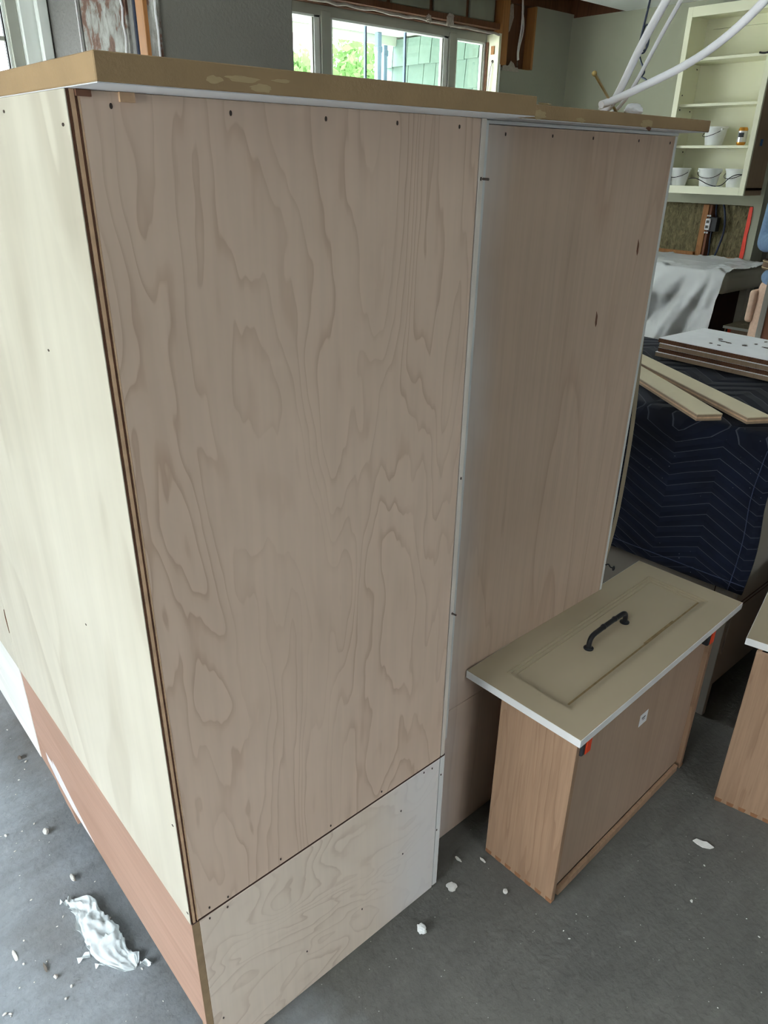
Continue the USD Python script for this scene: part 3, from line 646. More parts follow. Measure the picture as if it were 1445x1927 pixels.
# ================================================================== DRAWERS (local coordinates: x along the front, y across it, z up; built once, copied)
def drawer(loc, rot, label, x0=0.010, y0=0.010):
    W, D, H0, T = 0.787, 0.310, 0.505, 0.0205
    t = thing('deep_drawer', label, 'drawer', loc, rot, 'drawers standing on their backs on the floor', local=True)
    x1, y1 = x0 + 0.658, y0 + 0.203
    for xa in (x0, x1 - 0.015):
        s = part('side_panel', box(xa, xa + 0.015, y0, y1, 0.0, H0 - 0.001, 0.0008), 'maple_drawer', t)
        for k in range(7):
            yy = y0 + 0.004 + k * (y1 - y0 - 0.012) / 6.2
            pz = [(yy - 0.004, 0.0003), (yy + 0.011, 0.0003), (yy + 0.013, 0.0125), (yy - 0.006, 0.0125)]
            part('dovetail', extrude_x(pz, xa - 0.0004, xa + 0.0002) if xa == x0 else extrude_x(pz, xa + 0.0148, xa + 0.0154), 'end_grain', s)
    part('bottom_panel', box(x0 + 0.015, x1 - 0.015, y0 + 0.013, y0 + 0.020, 0.022, H0 - 0.001), 'maple_bottom', t)
    part('rear_panel', box(x0 + 0.0155, x1 - 0.0155, y0 + 0.022, y1, 0.0, 0.016, 0.0008), 'maple_drawer', t)
    part('rear_rail', box(x0 + 0.030, x1 - 0.028, y0 + 0.001, y0 + 0.0125, 0.0, 0.021, 0.0015), 'maple_drawer', t)
    part('upper_panel', box(x0 + 0.0155, x1 - 0.0155, y1 - 0.012, y1 - 0.001, 0.02, H0 - 0.001), 'maple_drawer', t)
    # shaker front with stepped bead and recessed panel
    front = manifold3d.Manifold
    def mb(a, b, c_, d, e, f):
        return front.cube((b - a, d - c_, f - e)).translate((a, c_, e))
    body = mb(0, W, 0, D, H0, H0 + T)
    body = body - mb(0.064, W - 0.064, 0.066, D - 0.066, H0 + T - 0.0025, H0 + T + 0.01) - mb(0.071, W - 0.071, 0.073, D - 0.073, H0 + T - 0.005, H0 + T + 0.01) - mb(0.080, W - 0.080, 0.082, D - 0.082, H0 + T - 0.0075, H0 + T + 0.01)
    fpart = part('drawer_front', body, 'greige_paint', t, smooth=False, label='greige painted shaker front')
    e = 0.0012
    edge = cat_([box(-e, W + e, -e, 0.0, H0 + 0.0004, H0 + T - 0.0008), box(-e, W + e, D, D + e, H0 + 0.0004, H0 + T - 0.0008), box(-e, 0.0, 0, D, H0 + 0.0004, H0 + T - 0.0008), box(W, W + e, 0, D, H0 + 0.0004, H0 + T - 0.0008)])
    part('primed_edge', edge, 'primer', fpart, label='white primed edge')
    part('panel_seam', cat_([box(0.080, W - 0.080, 0.0822, 0.0882, H0 + T - 0.0078, H0 + T - 0.0073), box(0.42, 0.57, 0.0880, 0.0915, H0 + T - 0.0078, H0 + T - 0.0074)]), 'seam', fpart)
    zp = H0 + T - 0.0075
    xa, xb, yh = 0.298, 0.468, 0.172
    grip = cable_r([(xa, yh, zp + 0.002), (xa, yh, zp + 0.012), (xa + 0.001, yh, zp + 0.022), (xa + 0.006, yh, zp + 0.030), (xa + 0.015, yh, zp + 0.034), (xa + 0.028, yh, zp + 0.035), ((xa + xb) / 2, yh, zp + 0.0365), (xb - 0.028, yh, zp + 0.035), (xb - 0.015, yh, zp + 0.034), (xb - 0.006, yh, zp + 0.030), (xb - 0.001, yh, zp + 0.022), (xb, yh, zp + 0.012), (xb, yh, zp + 0.002)], 0.0064, 70, 14)
    h = part('handle', grip, 'black_iron', t, smooth=40, label='black iron bar pull')
    for x in (xa, xb):
        part('rosette', lathe([(0, 0), (0.0125, 0), (0.0125, 0.0025), (0.0085, 0.005), (0.0, 0.005)], (x, yh, zp), 24), 'black_iron', h)
    for x in ((xa + xb) / 2 - 0.026, (xa + xb) / 2 + 0.026):
        part('ring', tube([(x - 0.004, yh, zp + 0.0366), (x, yh, zp + 0.037), (x + 0.004, yh, zp + 0.0366)], [0.0066, 0.0078, 0.0066], 14), 'black_iron', h)
    for xk in (0.028, x1 - 0.050):
        k = part('locking_clip', extrude_x([(0.0225, H0), (0.0225, H0 - 0.052), (0.012, H0 - 0.052), (0.002, H0 - 0.042), (0.002, H0)], xk + 0.008, xk + 0.026), 'orange_plastic', t, label='orange plastic locking clip')
        part('clip_body', box(xk - 0.006, xk + 0.008, 0.004, 0.0225, H0 - 0.045, H0 - 0.0005, 0.003), 'black_plastic', k, label='black clip body')
    s = part('sticker', box(0.330, 0.368, y0 + 0.0122, y0 + 0.0130, 0.345, 0.381), 'paper', t, label='small white label with a printed line')
    part('print', cat_([box(0.340 + 0.0035 * i, 0.3425 + 0.0035 * i, y0 + 0.0118, y0 + 0.0122, 0.366, 0.369) for i in range(5)] + [box(0.344 + 0.003 * i, 0.346 + 0.003 * i, y0 + 0.0118, y0 + 0.0122, 0.360, 0.362) for i in range(4)]), 'ink', s)
    return t
D1 = drawer((1.080, 0.590, 0.0), math.radians(1.9), 'deep maple drawer with greige front and black pull, standing face up beside the set-back cabinet')
drawer((1.782, 0.231, 0.0), math.radians(13), 'deep drawer cut off by the right edge of the picture', x0=-0.02, y0=0.077)
copy_of(D1, (5.60, 2.49, 0.0), math.radians(-90), 'far drawer standing under the window counter beside the person', 'drawers standing on their backs on the floor')

# ================================================================== ISLAND, BLANKET AND BOARDS
I = thing('base_cabinet', 'greige base cabinet with grooved end panels under the navy blanket', 'cabinet', (2.45, 1.3, 0))
part('carcass', box(2.012, 2.96, 0.70, 1.90, 0.10, 0.90), 'cab_grey', I)
part('front_panel', box(2.0, 2.012, 0.748, 1.90, 0.002, 0.90, 0.001), 'cab_grey', I)
part('corner_post', box(2.0, 2.02, 0.690, 0.7445, 0.002, 0.90, 0.0015), 'cab_grey', I)
part('corner_bead', box(2.002, 2.012, 0.744, 0.7485, 0.002, 0.90), 'gap_dark', I)
part('worktop', box(2.0, 2.98, 0.69, 1.90, 0.90, 0.918), 'greige_paint', I)
ep = part('end_panel', box(2.022, 2.96, 0.686, 0.70, 0.235, 0.90, 0.001), 'cab_grey', I)
part('groove', cat_([box(2.022, 2.96, 0.6852, 0.6862, 0.395, 0.399), box(2.022, 2.96, 0.6852, 0.6862, 0.41, 0.414)]), 'gap_dark', ep)
part('toe_board', box(2.16, 2.9, 0.80, 0.812, 0.0, 0.235), 'gap_dark', I)
# blanket: over the top, rounded over the front edge, hanging to z = 0.49
s_top, s_bend, s_drop = 0.86, 0.07, 0.40
ss = np.linspace(0, s_top + s_bend + s_drop, 90)
ys = np.linspace(0.655, 1.86, 90)
PX = np.zeros((90, 90, 3))
for i, s in enumerate(ss):
    if s < s_top:
        x, z = 2.90 - s, 0.936
    elif s < s_top + s_bend:
        a = (s - s_top) / s_bend * math.pi / 2
        x, z = 2.04 - 0.05 * math.sin(a), 0.936 - 0.05 * (1 - math.cos(a))
    else:
        x, z = 1.99, 0.886 - (s - s_top - s_bend)
    PX[i, :, 0], PX[i, :, 2], PX[i, :, 1] = x, z, ys
nz = meshkit.fbm(np.stack([PX[..., 0] * 5, PX[..., 1] * 5, PX[..., 2] * 5], -1), 3, 4) - 0.5
edge = np.exp(-((PX[..., 1] - 0.655) / 0.08) ** 2)
drop = np.clip((0.9 - PX[..., 2]) / 0.4, 0, 1)
PX[..., 0] -= np.where(PX[..., 2] < 0.92, 0.012 + 0.02 * nz + 0.010 * drop, 0)
PX[..., 2] += np.where(PX[..., 2] > 0.9, 0.006 + 0.016 * np.clip(nz + 0.15, 0, 1), 0)
PX[..., 1] += edge * (0.006 * np.sin(PX[..., 2] * 18))
PX[..., 2] += np.where(drop > 0, 0.02 * drop * np.sin(PX[..., 1] * 2.2 + 0.4) - 0.02 * drop, 0)
bl = part('moving_blanket', sheet(PX[:, ::-1], 0.006), 'quilt', label='navy quilted moving blanket draped over the base cabinet', cat='blanket', smooth=True)
part('hem_stitch', tube(PX[-3, :, :] + (-0.001, 0, 0), 0.0013, 6), 'blue_wire', bl)
part('hem_stitch', tube(PX[30:, 3, :] + (-0.001, 0, 0.001), 0.0013, 6), 'blue_wire', bl)

# loose ripped boards lying on the blanket
def board(p0, p1, width, z0, th, label, notch=False):
    p0, p1 = np.array(p0), np.array(p1)
    d = (p1 - p0) / np.linalg.norm(p1 - p0); n = np.array([d[1], -d[0]])
    L = np.linalg.norm(p1 - p0)
    xs = np.linspace(0, L, 12)
    near = [(x, 0.0) for x in xs]
    if notch:
        near = [(x, 0.0) for x in xs[:10]] + [(xs[10] - 0.03, 0.0), (xs[10] - 0.028, 0.012), (xs[10] + 0.01, 0.008), (L, -0.004)]
    poly = Polygon(near + [(L + 0.002, width), (0, width)])
    t = thing('ripped_board', label, 'board', (*((p0 + p1) / 2), z0), group=None)
    def ex(a, b, shrink=0):
        m = trimesh.creation.extrude_polygon(poly.buffer(-shrink), b - a, engine='earcut')
        v = m.vertices
        m.vertices = np.c_[p0[0] + d[0] * v[:, 0] + n[0] * v[:, 1], p0[1] + d[1] * v[:, 0] + n[1] * v[:, 1], v[:, 2] + a + z0]
        return m
    part('face', ex(th * 0.88, th), 'cream_board', t)
    for k in range(3):
        part('ply', ex(th * (0.02 + 0.29 * k), th * (0.29 * (k + 1)), 0.0008 if k % 2 else 0), 'ply_light' if k % 2 else 'raw_side', t)
    return t
board((2.010, 0.843), (2.520, 1.585), -0.0745, 0.958, 0.020, 'cream ripped plywood strip, the nearer of two lying on the navy blanket')
board((2.095, 0.745), (2.573, 1.542), -0.072, 0.958, 0.020, 'cream ripped plywood strip with a split end, behind the nearer one on the blanket', True)
# stack of white shelf boards
zz0 = 0.956
for k in range(4):
    th = 0.0165
    off = (0.004 * math.sin(k * 2.1), 0.006 * math.cos(k * 1.7))
    z0 = zz0 + k * (th + 0.0008)
    lb = ['bottom white laminated board of the stack on the blanket', 'second white laminated board from the bottom of the stack', 'third white laminated board from the bottom of the stack', 'top white laminated board of the stack, dusted with crumbs'][k]
    t = thing('shelf_board', lb, 'board', (2.73, 1.03, z0), group='stacked white boards on the blanket')
    X0, X1, Y0, Y1 = 2.570 + off[0], 2.885 + off[0], 0.70 + off[1], 1.370 + off[1]
    def skew(m, z=0):
        m = m.copy(); m.apply_transform(trimesh.transformations.rotation_matrix(math.radians(-3.4), [0, 0, 1], (2.57, 1.37, 0))); return m
    part('core', skew(box(X0 + 0.001, X1, Y0, Y1 - 0.001, z0, z0 + th - 0.002)), 'dark_wood' if k % 2 else 'raw_side', t)
    part('face', skew(box(X0, X1, Y0, Y1, z0 + th - 0.002, z0 + th, 0.0004)), 'board_white', t)
    if k == 3:
        g = np.random.default_rng(4)
        ms = [skew(blob((X0 + 0.05 + 0.24 * g.random(), Y1 - 0.1 - 0.45 * g.random(), z0 + th), (0.003 + 0.006 * g.random(), 0.005 + 0.015 * g.random() ** 2, 0.0015), i, 0.6, 1)) for i in range(26)]
        part('crumb', cat_(ms), 'crumb_dark', t, kind='stuff')

# ================================================================== FAR RIGHT WALL: built-in shelves, opening, counter
K = thing('bookcase', 'cream built-in wall shelf unit with open shelves on the right wall', 'bookcase', (6.15, 3.08, 1.41))
x0, x1, ya, yb, za, zb = 6.0, 6.30, 2.730, 3.430, 1.405, 2.668
part('back_panel', box(6.282, 6.298, ya + 0.02, yb - 0.02, za + 0.02, zb - 0.02), 'cream_paint', K)
part('side_panel', box(6.02, 6.298, ya, ya + 0.018, za, zb), 'raw_side', K, label='raw wood outer side')
part('side_lining', box(6.02, 6.282, ya + 0.018, ya + 0.022, za, zb), 'cream_paint', K)
part('side_panel', box(6.02, 6.298, yb - 0.02, yb, za, zb), 'cream_paint', K)
part('top_panel', box(6.02, 6.298, ya, yb, zb - 0.05, zb - 0.03), 'cream_paint', K)
part('bottom_panel', box(6.02, 6.298, ya, yb, za + 0.035, za + 0.053), 'cream_paint', K)
part('stile', box(6.0, 6.02, yb - 0.042, yb, za, zb, 0.0015), 'cream_paint', K)
part('stile', box(6.0, 6.02, ya, ya + 0.040, za, zb, 0.0015), 'cream_paint', K)
part('rail', box(6.0, 6.02, ya + 0.040, yb - 0.042, zb - 0.066, zb, 0.0015), 'cream_paint', K)
part('rail', box(6.0, 6.02, ya + 0.040, yb - 0.042, za, za + 0.055, 0.0015), 'cream_paint', K)
for z in (1.730, 2.018):
    part('shelf', box(6.06, 6.28, ya + 0.024, yb - 0.022, z, z + 0.019, 0.0015), 'cream_paint', K)
part('shelf', box(6.005, 6.28, ya + 0.024, yb - 0.022, 2.316, 2.336, 0.0015), 'cream_paint', K)
part('batten', box(6.262, 6.282, ya + 0.06, yb - 0.08, 2.55, 2.56), 'cream_paint', K)
g = np.random.default_rng(2)
part('shelf_pin', cat_([trimesh.creation.icosphere(1, 0.005).apply_translation((6.08 + 0.16 * (i % 2), yb - 0.021, z)) for i, z in enumerate((1.70, 1.705, 2.0, 1.995, 2.28, 2.285, 2.1, 2.4))]), 'black_iron', K, kind='stuff')
tp = box(6.10, 6.135, ya - 0.003, ya - 0.0004, 1.745, 1.79)
part('tape_scrap', tp, 'blue_tape', label='scrap of blue masking tape on the shelf unit\'s raw side', cat='tape')
part('black_clip', cable_r([(5.985, 2.82, 2.335), (5.99, 2.79, 2.33), (5.985, 2.74, 2.338)], 0.006, 12), 'black_iron', label='short black wire end over the top shelf\'s edge', cat='wire')

def bucket(loc, label, r=0.085, h=0.13):
    t = thing('bucket', label, 'bucket', loc, 0, 'small white plastic pails on the shelves', local=True)
    rb = r * 0.74
    part('shell', lathe([(0, 0), (rb, 0), (r, h), (r + 0.004, h), (r + 0.004, h - 0.012), (r + 0.0005, h - 0.012), (r - 0.003, h - 0.002), (rb - 0.003, 0.004), (0, 0.004)], n=36), 'bucket_white', t, smooth=40)
    a = np.linspace(-1.35, 1.35, 20)
    part('bail', tube(np.c_[-(r + 0.004) * np.cos(a), (r + 0.004) * np.sin(a), h - 0.02 - 0.05 * np.cos(a)], 0.0022, 8), 'black_iron', t)
    for s in (-1, 1):
        part('lug', box(-0.012, 0.012, s * r - 0.006, s * r + 0.006, h - 0.028, h - 0.008, 0.003), 'bucket_white', t)
    return t
b0 = bucket((6.12, 3.345, 1.4585), 'white pail with wire bail at the left end of the bottom shelf')
copy_of(b0, (6.12, 3.085, 1.4585), 0.25, 'white pail in the middle of the bottom shelf', 'small white plastic pails on the shelves')
copy_of(b0, (6.12, 2.865, 1.4585), -0.3, 'white pail at the right end of the bottom shelf', 'small white plastic pails on the shelves')
copy_of(b0, (6.15, 3.115, 1.7495), -0.5, 'white pail on the middle shelf, half hidden by the cabinet\'s top board', 'small white plastic pails on the shelves')
cn = thing('drink_can', 'gold and silver drinks can at the right end of the middle shelf', 'can', (6.12, 2.885, 1.7495), local=True)
part('body', lathe([(0, 0.002), (0.022, 0), (0.029, 0.006), (0.033, 0.014), (0.033, 0.022)], n=32), 'can_gold', cn, smooth=40)
part('label', lathe([(0.0330, 0.022), (0.0332, 0.023), (0.0332, 0.096), (0.033, 0.097)], n=32), 'can_silver', cn, smooth=40)
part('shoulder', lathe([(0.033, 0.097), (0.033, 0.108), (0.0275, 0.119), (0.0275, 0.121), (0.025, 0.119), (0, 0.119)], n=32), 'can_gold', cn, smooth=40)
th = np.linspace(math.pi - 0.45, math.pi + 0.75, 12)
band = np.stack([np.stack([0.0338 * np.cos(th), 0.0338 * np.sin(th), np.full(12, z)], -1) for z in (0.055, 0.085)], 0)
part('print', sheet(band, 0.0004), 'ink', cn, label='dark printed band')
part('paper_scrap', box(6.035, 6.10, 2.95, 3.04, 1.459, 1.463), 'paper', label='flat white scrap in front of the middle pail', cat='scrap')
part('coil_wire', cable_r([(6.02, 3.20, 1.51), (6.02, 3.12, 1.51), (6.03, 3.02, 1.47), (6.04, 2.93, 1.475), (6.03, 2.88, 1.52), (6.03, 2.80, 1.55), (6.05, 2.775, 1.545)], 0.003, 40), 'black_iron', label='loose black wire draped across the bottom shelf', cat='wire')

# wall opening with insulation
def batt(y0, y1, z0, z1, label, seed):
    ny, nz_ = 26, 26
    Y, Z = np.meshgrid(np.linspace(y0, y1, ny), np.linspace(z0, z1, nz_), indexing='ij')
    X = 6.375 + 0.02 * (meshkit.fbm(np.stack([Y * 14, Z * 9, Z * 0], -1), 4, seed) - 0.5) + 0.02 * (np.abs((Y - (y0 + y1) / 2) / (y1 - y0)) * 2) ** 4
    part('insulation_batt', sheet(np.stack([X, Y, Z], -1), -0.06), 'mineral_wool', label=label, cat='insulation')
batt(3.19, 3.90, 0.88, 1.32, 'brown mineral wool batt left of the stud in the wall opening', 3)
batt(2.77, 3.10, 0.88, 1.32, 'brown mineral wool batt right of the stud in the wall opening', 5)
part('wall_stud', box(6.32, 6.42, 3.135, 3.185, 0.86, 1.3175, 0.002), 'stud_wood', label='bare wooden stud in the wall opening', cat='stud')
part('wall_stud', box(6.33, 6.42, 3.112, 3.134, 0.86, 1.3175, 0.002), 'cherry', label='reddish stud side behind the outlet in the wall opening', cat='stud')
part('blocking', box(6.302, 6.348, 3.19, 3.91, 0.895, 0.945, 0.003), 'stud_wood', label='pale wooden blocking at the foot of the opening, left of the stud', cat='blocking')
part('blocking', box(6.302, 6.348, 2.77, 2.98, 0.875, 0.925, 0.003), 'stud_wood', label='short wooden blocking at the foot of the opening, right of the stud', cat='blocking')
part('red_tape', extrude_x([(2.765, 1.318), (2.790, 1.318), (2.790, 0.865), (2.762, 0.865), (2.757, 1.0), (2.764, 1.1), (2.759, 1.2)], 6.292, 6.302), 'red_tape', label='orange red tape down the right edge of the wall opening', cat='tape')
o = thing('outlet', 'white double outlet in a black box on the stud', 'outlet', (6.30, 3.09, 1.17))
part('box', box(6.30, 6.36, 3.035, 3.110, 1.115, 1.225, 0.004), 'black_plastic', o)
rc = part('receptacle', rbox(6.285, 6.305, 3.085, 3.128, 1.125, 1.215, 0.008), 'white_plastic', o)
for z in (1.15, 1.19):
    part('socket', box(6.2838, 6.2852, 3.094, 3.119, z - 0.011, z + 0.011), 'wall_dim', rc)
    part('slot', cat_([box(6.2828, 6.2838, 3.100, 3.102, z - 0.005, z + 0.005), box(6.2828, 6.2838, 3.110, 3.112, z - 0.005, z + 0.005)]), 'ink', rc)
for z in (1.105, 1.235):
    part('mounting_ear', cat_([trimesh.creation.icosphere(2, 0.008).apply_translation((6.292, y, z)) for y in (3.097, 3.117)]), 'white_plastic', o)
for k, (p, l) in enumerate(((((6.34, 3.085, 1.32), (6.335, 3.075, 1.26), (6.35, 3.07, 1.22)), 'blue cable entering the outlet box from above'),
                            (((6.35, 3.09, 1.12), (6.34, 3.085, 1.05), (6.345, 3.08, 0.97), (6.35, 3.085, 0.88)), 'blue cable running down from the outlet box'),
                            (((6.35, 3.03, 1.32), (6.335, 2.99, 1.22), (6.345, 2.985, 1.1), (6.34, 3.0, 1.0), (6.35, 3.03, 0.88)), 'dark blue cable curving across the right insulation batt'))):
    part('cable', cable_r(p, 0.006 + 0.002 * (k == 2), 24), 'blue_wire', label=l, cat='cable')

# counter under the opening, wrapped, with poly sheet
T = thing('counter', 'thick rounded grey beige counter end beneath the wall opening', 'counter', (5.9, 3.2, 0))
part('slab', rbox(5.44, 6.295, 2.462, 4.3, 0.762, 0.908, 0.045), 'counter_beige', T, smooth=40)
part('base', box(5.55, 6.29, 2.70, 4.3, 0.0, 0.765), 'gap_dark', T)
part('leg', box(6.00, 6.06, 2.545, 2.60, 0.0, 0.77, 0.004), 'counter_beige', T)
n1, n2 = 110, 120
prof = [(6.285, 0.925)]
Ls = np.linspace(0, 1.46, n1)
P = np.zeros((n1, n2, 3))
yy = np.linspace(2.468, 4.1, n2)
for i, s in enumerate(Ls):
    if s < 0.84:
        x, z = 6.275 - s, 0.918
    elif s < 0.90:
        a = (s - 0.84) / 0.06 * math.pi / 2
        x, z = 5.435 - 0.038 * math.sin(a), 0.918 - 0.038 * (1 - math.cos(a))
    else:
        x, z = 5.397, 0.88 - (s - 0.90)
    P[i, :, 0], P[i, :, 1], P[i, :, 2] = x, yy, z
nn = meshkit.fbm(np.stack([P[..., 0] * 9, P[..., 1] * 9, P[..., 2] * 4], -1), 4, 11) - 0.5
ridge = np.abs(meshkit.fbm(np.stack([P[..., 0] * 2, P[..., 1] * 5.5 + P[..., 2] * 1.5, P[..., 2] * 1.2], -1), 2, 21) - 0.5)
dr = np.clip((0.9 - P[..., 2]) / 0.5, 0, 1)
P[..., 0] -= (0.015 + 0.42 * ridge + 0.05 * nn + 0.05 * (np.abs(meshkit.fbm(np.stack([P[..., 0] * 3, P[..., 1] * 14 + P[..., 2] * 5, P[..., 2] * 7], -1), 3, 33) - 0.5))) * np.clip(dr * 3, 0, 1)
P[..., 2] += np.where(P[..., 2] > 0.90, 0.004 + 0.09 * np.clip(nn, 0, 1), 0)
P[..., 1] += 0.03 * dr * nn
part('plastic_sheet', sheet(P[:, ::-1], 0.0012), 'poly_sheet', label='crumpled translucent plastic sheet hanging over the counter', cat='plastic sheet', smooth=True)

# panel leaning in front of the person
Q = thing('wood_panel', 'tall reddish wood panel with a grey edge strip at the right picture edge', 'panel', (4.21, 1.5, 0))
part('face', box(4.20, 4.218, 1.30, 1.652, 0.0, 1.20, 0.001), 'cherry', Q)
part('edge_strip', box(4.196, 4.219, 1.652, 1.682, 0.0, 1.20, 0.001), 'cab_grey', Q)

# ================================================================== PERSON (mostly beyond the right edge of the picture), facing the camera side, forearms raised
def limb(pts, rad, n=20):
    ms = []
    for (a, b), (ra, rb) in zip(zip(pts[:-1], pts[1:]), zip(rad[:-1], rad[1:])):
        ms.append(manifold3d.Manifold.batch_hull([manifold3d.Manifold.sphere(ra, n).translate(tuple(map(float, a))), manifold3d.Manifold.sphere(rb, n).translate(tuple(map(float, b)))]))
    return ms
def ell(ce, r, n=24):
    return manifold3d.Manifold.sphere(1.0, n).scale(tuple(r)).translate(tuple(map(float, ce)))
def fuse(ms, edge=0.02, it=8):
    m = manifold3d.Manifold.batch_boolean(ms, manifold3d.OpType.Add).refine_to_length(edge)
    v, f, _ = meshkit.arrays(m)
    t = trimesh.Trimesh(v, f, process=True)
    trimesh.smoothing.filter_taubin(t, iterations=it)
    return t
px, py = 5.0, 1.85
def J(x, y, z): return np.array([px + x, py + y, z])
hip = {s: J(0, s * 0.095, 0.90) for s in (-1, 1)}
knee = {s: J(-0.03, s * 0.11, 0.49) for s in (-1, 1)}
ank = {s: J(0.02, s * 0.12, 0.09) for s in (-1, 1)}
sho = {s: J(0.0, s * 0.185, 1.41) for s in (-1, 1)}
elb = {s: J(0.02, s * 0.215, 1.18) for s in (-1, 1)}
wri = {s: J(-0.20, s * 0.06, 1.20) for s in (-1, 1)}
ms = []
for s in (-1, 1):
    ms += limb([hip[s], knee[s], ank[s]], [0.082, 0.056, 0.038]) + limb([ank[s] + (0.03, 0, -0.05), ank[s] + (-0.15, 0, -0.06)], [0.038, 0.03])
    ms += limb([sho[s], elb[s], wri[s]], [0.052, 0.040, 0.027])
    h0 = wri[s]; d = np.array([-0.80, -0.60 * s, 0.0])
    ms += limb([h0, h0 + d * 0.045, h0 + d * 0.09], [0.024, 0.030, 0.028])
    for q, ln in enumerate((0.075, 0.085, 0.08, 0.062)):
        off = np.array([0, 0, 0.030 - 0.020 * q]) + d * 0.09
        ms += limb([h0 + off, h0 + off + d * ln * 0.5 + (0, 0, -0.006), h0 + off + d * ln * 0.85 + (0, 0, -0.028)], [0.0095, 0.0088, 0.0078], 12)
    ms += limb([h0 + d * 0.03 + (0, 0, 0.02), h0 + d * 0.07 + (0, -s * 0.01, 0.045), h0 + d * 0.105 + (0, -s * 0.015, 0.05)], [0.012, 0.0105, 0.0085], 12)
ms += [ell(J(0, 0, 0.93), (0.105, 0.165, 0.10)), ell(J(0, 0, 1.10), (0.10, 0.14, 0.16)), ell(J(0, 0, 1.30), (0.115, 0.175, 0.17))]
ms += limb([J(0.0, 0, 1.40), J(-0.01, 0, 1.53)], [0.07, 0.055])
ms += [ell(J(-0.02, 0, 1.645), (0.095, 0.075, 0.115)), ell(J(-0.045, 0, 1.585), (0.06, 0.055, 0.055))]
ms += [manifold3d.Manifold.batch_hull([ell(J(-0.112, 0, 1.655), (0.01, 0.008, 0.01)), ell(J(-0.132, 0, 1.625), (0.012, 0.014, 0.01))])]
ms += [ell(J(-0.01, s * 0.078, 1.64), (0.018, 0.01, 0.030)) for s in (-1, 1)]
W_ = thing('person', 'person in blue denim shirt and brown belt, cut off by right picture edge', 'person', (px, py, 0))
body = part('body', fuse(ms, 0.016, 6), 'skin', W_, smooth=True)
part('eye', cat_([trimesh.creation.icosphere(2, 0.011).apply_translation(J(-0.103, s * 0.031, 1.660)) for s in (-1, 1)]), 'paper', body)
part('pupil', cat_([trimesh.creation.icosphere(2, 0.005).apply_translation(J(-0.1125, s * 0.031, 1.660)) for s in (-1, 1)]), 'ink', body)
part('mouth', rbox(px - 0.106, px - 0.098, py - 0.022, py + 0.022, 1.588, 1.597, 0.0035), 'cherry', body)
part('hair', fuse([ell(J(0.0, 0, 1.685), (0.098, 0.083, 0.088)), ell(J(0.035, 0, 1.63), (0.07, 0.078, 0.09))], 0.02, 3), 'hair', body, smooth=True)
sh = [ell(J(0, 0, 0.98), (0.135, 0.195, 0.09)), ell(J(0, 0, 1.12), (0.13, 0.175, 0.17)), ell(J(0, 0, 1.30), (0.135, 0.20, 0.17))]
for s in (-1, 1):
    sh += limb([sho[s], elb[s], elb[s] * 0.35 + wri[s] * 0.65], [0.072, 0.062, 0.048])
sh += limb([J(0, -0.12, 1.43), J(0, 0.12, 1.43)], [0.06, 0.06])
part('shirt', fuse(sh, 0.022, 8), 'denim', W_, smooth=True, label='blue denim work shirt')
tr = [ell(J(0, 0, 0.90), (0.125, 0.18, 0.11))]
for s in (-1, 1):
    tr += limb([hip[s], knee[s], ank[s] + (0, 0, 0.02)], [0.098, 0.078, 0.062])
part('trousers', fuse(tr, 0.025, 8), 'tan_canvas', W_, smooth=True, label='tan canvas trousers')
an = np.linspace(0, 2 * math.pi, 49)
belt = np.stack([np.stack([px + 0.146 * np.cos(an), py + 0.200 * np.sin(an), np.full(49, z)], -1) for z in (1.03, 1.085)], 0)
bt = part('belt', sheet(belt, -0.006), 'leather', W_, smooth=True, label='brown leather belt')
part('stitching', cat_([tube(np.c_[px + 0.1475 * np.cos(an), py + 0.2015 * np.sin(an), np.full(49, z)], 0.0022, 6, False) for z in (1.04, 1.076)]), 'thread', bt)
part('pouch', rbox(px - 0.09, px + 0.09, py + 0.165, py + 0.215, 0.70, 0.90, 0.02), 'tan_canvas', W_, smooth=40, label='tan tool pouch')
for s in (-1, 1):
    part('shoe', fuse(limb([ank[s] + (0.04, 0, -0.045), ank[s] + (-0.16, 0, -0.052)], [0.045, 0.038]), 0.02, 3), 'shoe', W_, smooth=True)

# ================================================================== HANGING LINES, RODS, WIRES
def conduit(ctrl, r, label):
    t = thing('conduit', label, 'conduit', tuple(ctrl[0]))
    cv = curve(ctrl, 60)
    part('tube', tube(cv, r, 16), 'white_plastic', t, smooth=40)
    o = np.array([0.004, 0.006, -0.9 * r])
    part('seam_rib', tube(cv + o, r * 0.35, 8), 'white_wire', t)
    return t
conduit([(1.396, 0.945, 1.697), (1.371, 0.911, 1.705), (1.324, 0.844, 1.771), (1.268, 0.765, 1.842), (1.19, 0.65, 1.97), (1.12, 0.55, 2.25), (1.10, 0.52, 2.755)], 0.0068, 'thick white conduit rising to the left from the set-back cabinet\'s top board')
conduit([(1.420, 0.945, 1.692), (1.394, 0.905, 1.704), (1.345, 0.825, 1.780), (1.293, 0.750, 1.850), (1.22, 0.63, 1.98), (1.16, 0.52, 2.27), (1.14, 0.49, 2.755)], 0.0036, 'thin white conduit beside the thick left one')
conduit([(1.318, 0.898, 1.7005), (1.348, 0.890, 1.710), (1.346, 0.835, 1.728), (1.330, 0.752, 1.753), (1.278, 0.607, 1.826), (1.22, 0.49, 1.96), (1.18, 0.42, 2.25), (1.17, 0.40, 2.755)], 0.0066, 'white conduit rising to the right across the shelf unit')
rd = thing('brass_rod', 'thin brass rod with a ball tip standing behind the cabinet top', 'rod', (1.75, 1.18, 1.69))
part('stem', tube([(1.415, 0.923, 1.6895), (1.235, 0.863, 1.742)], 0.0025, 10), 'brass', rd)
part('ball_tip', trimesh.creation.icosphere(2, 0.0045).apply_translation((1.235, 0.863, 1.742)), 'brass', rd)
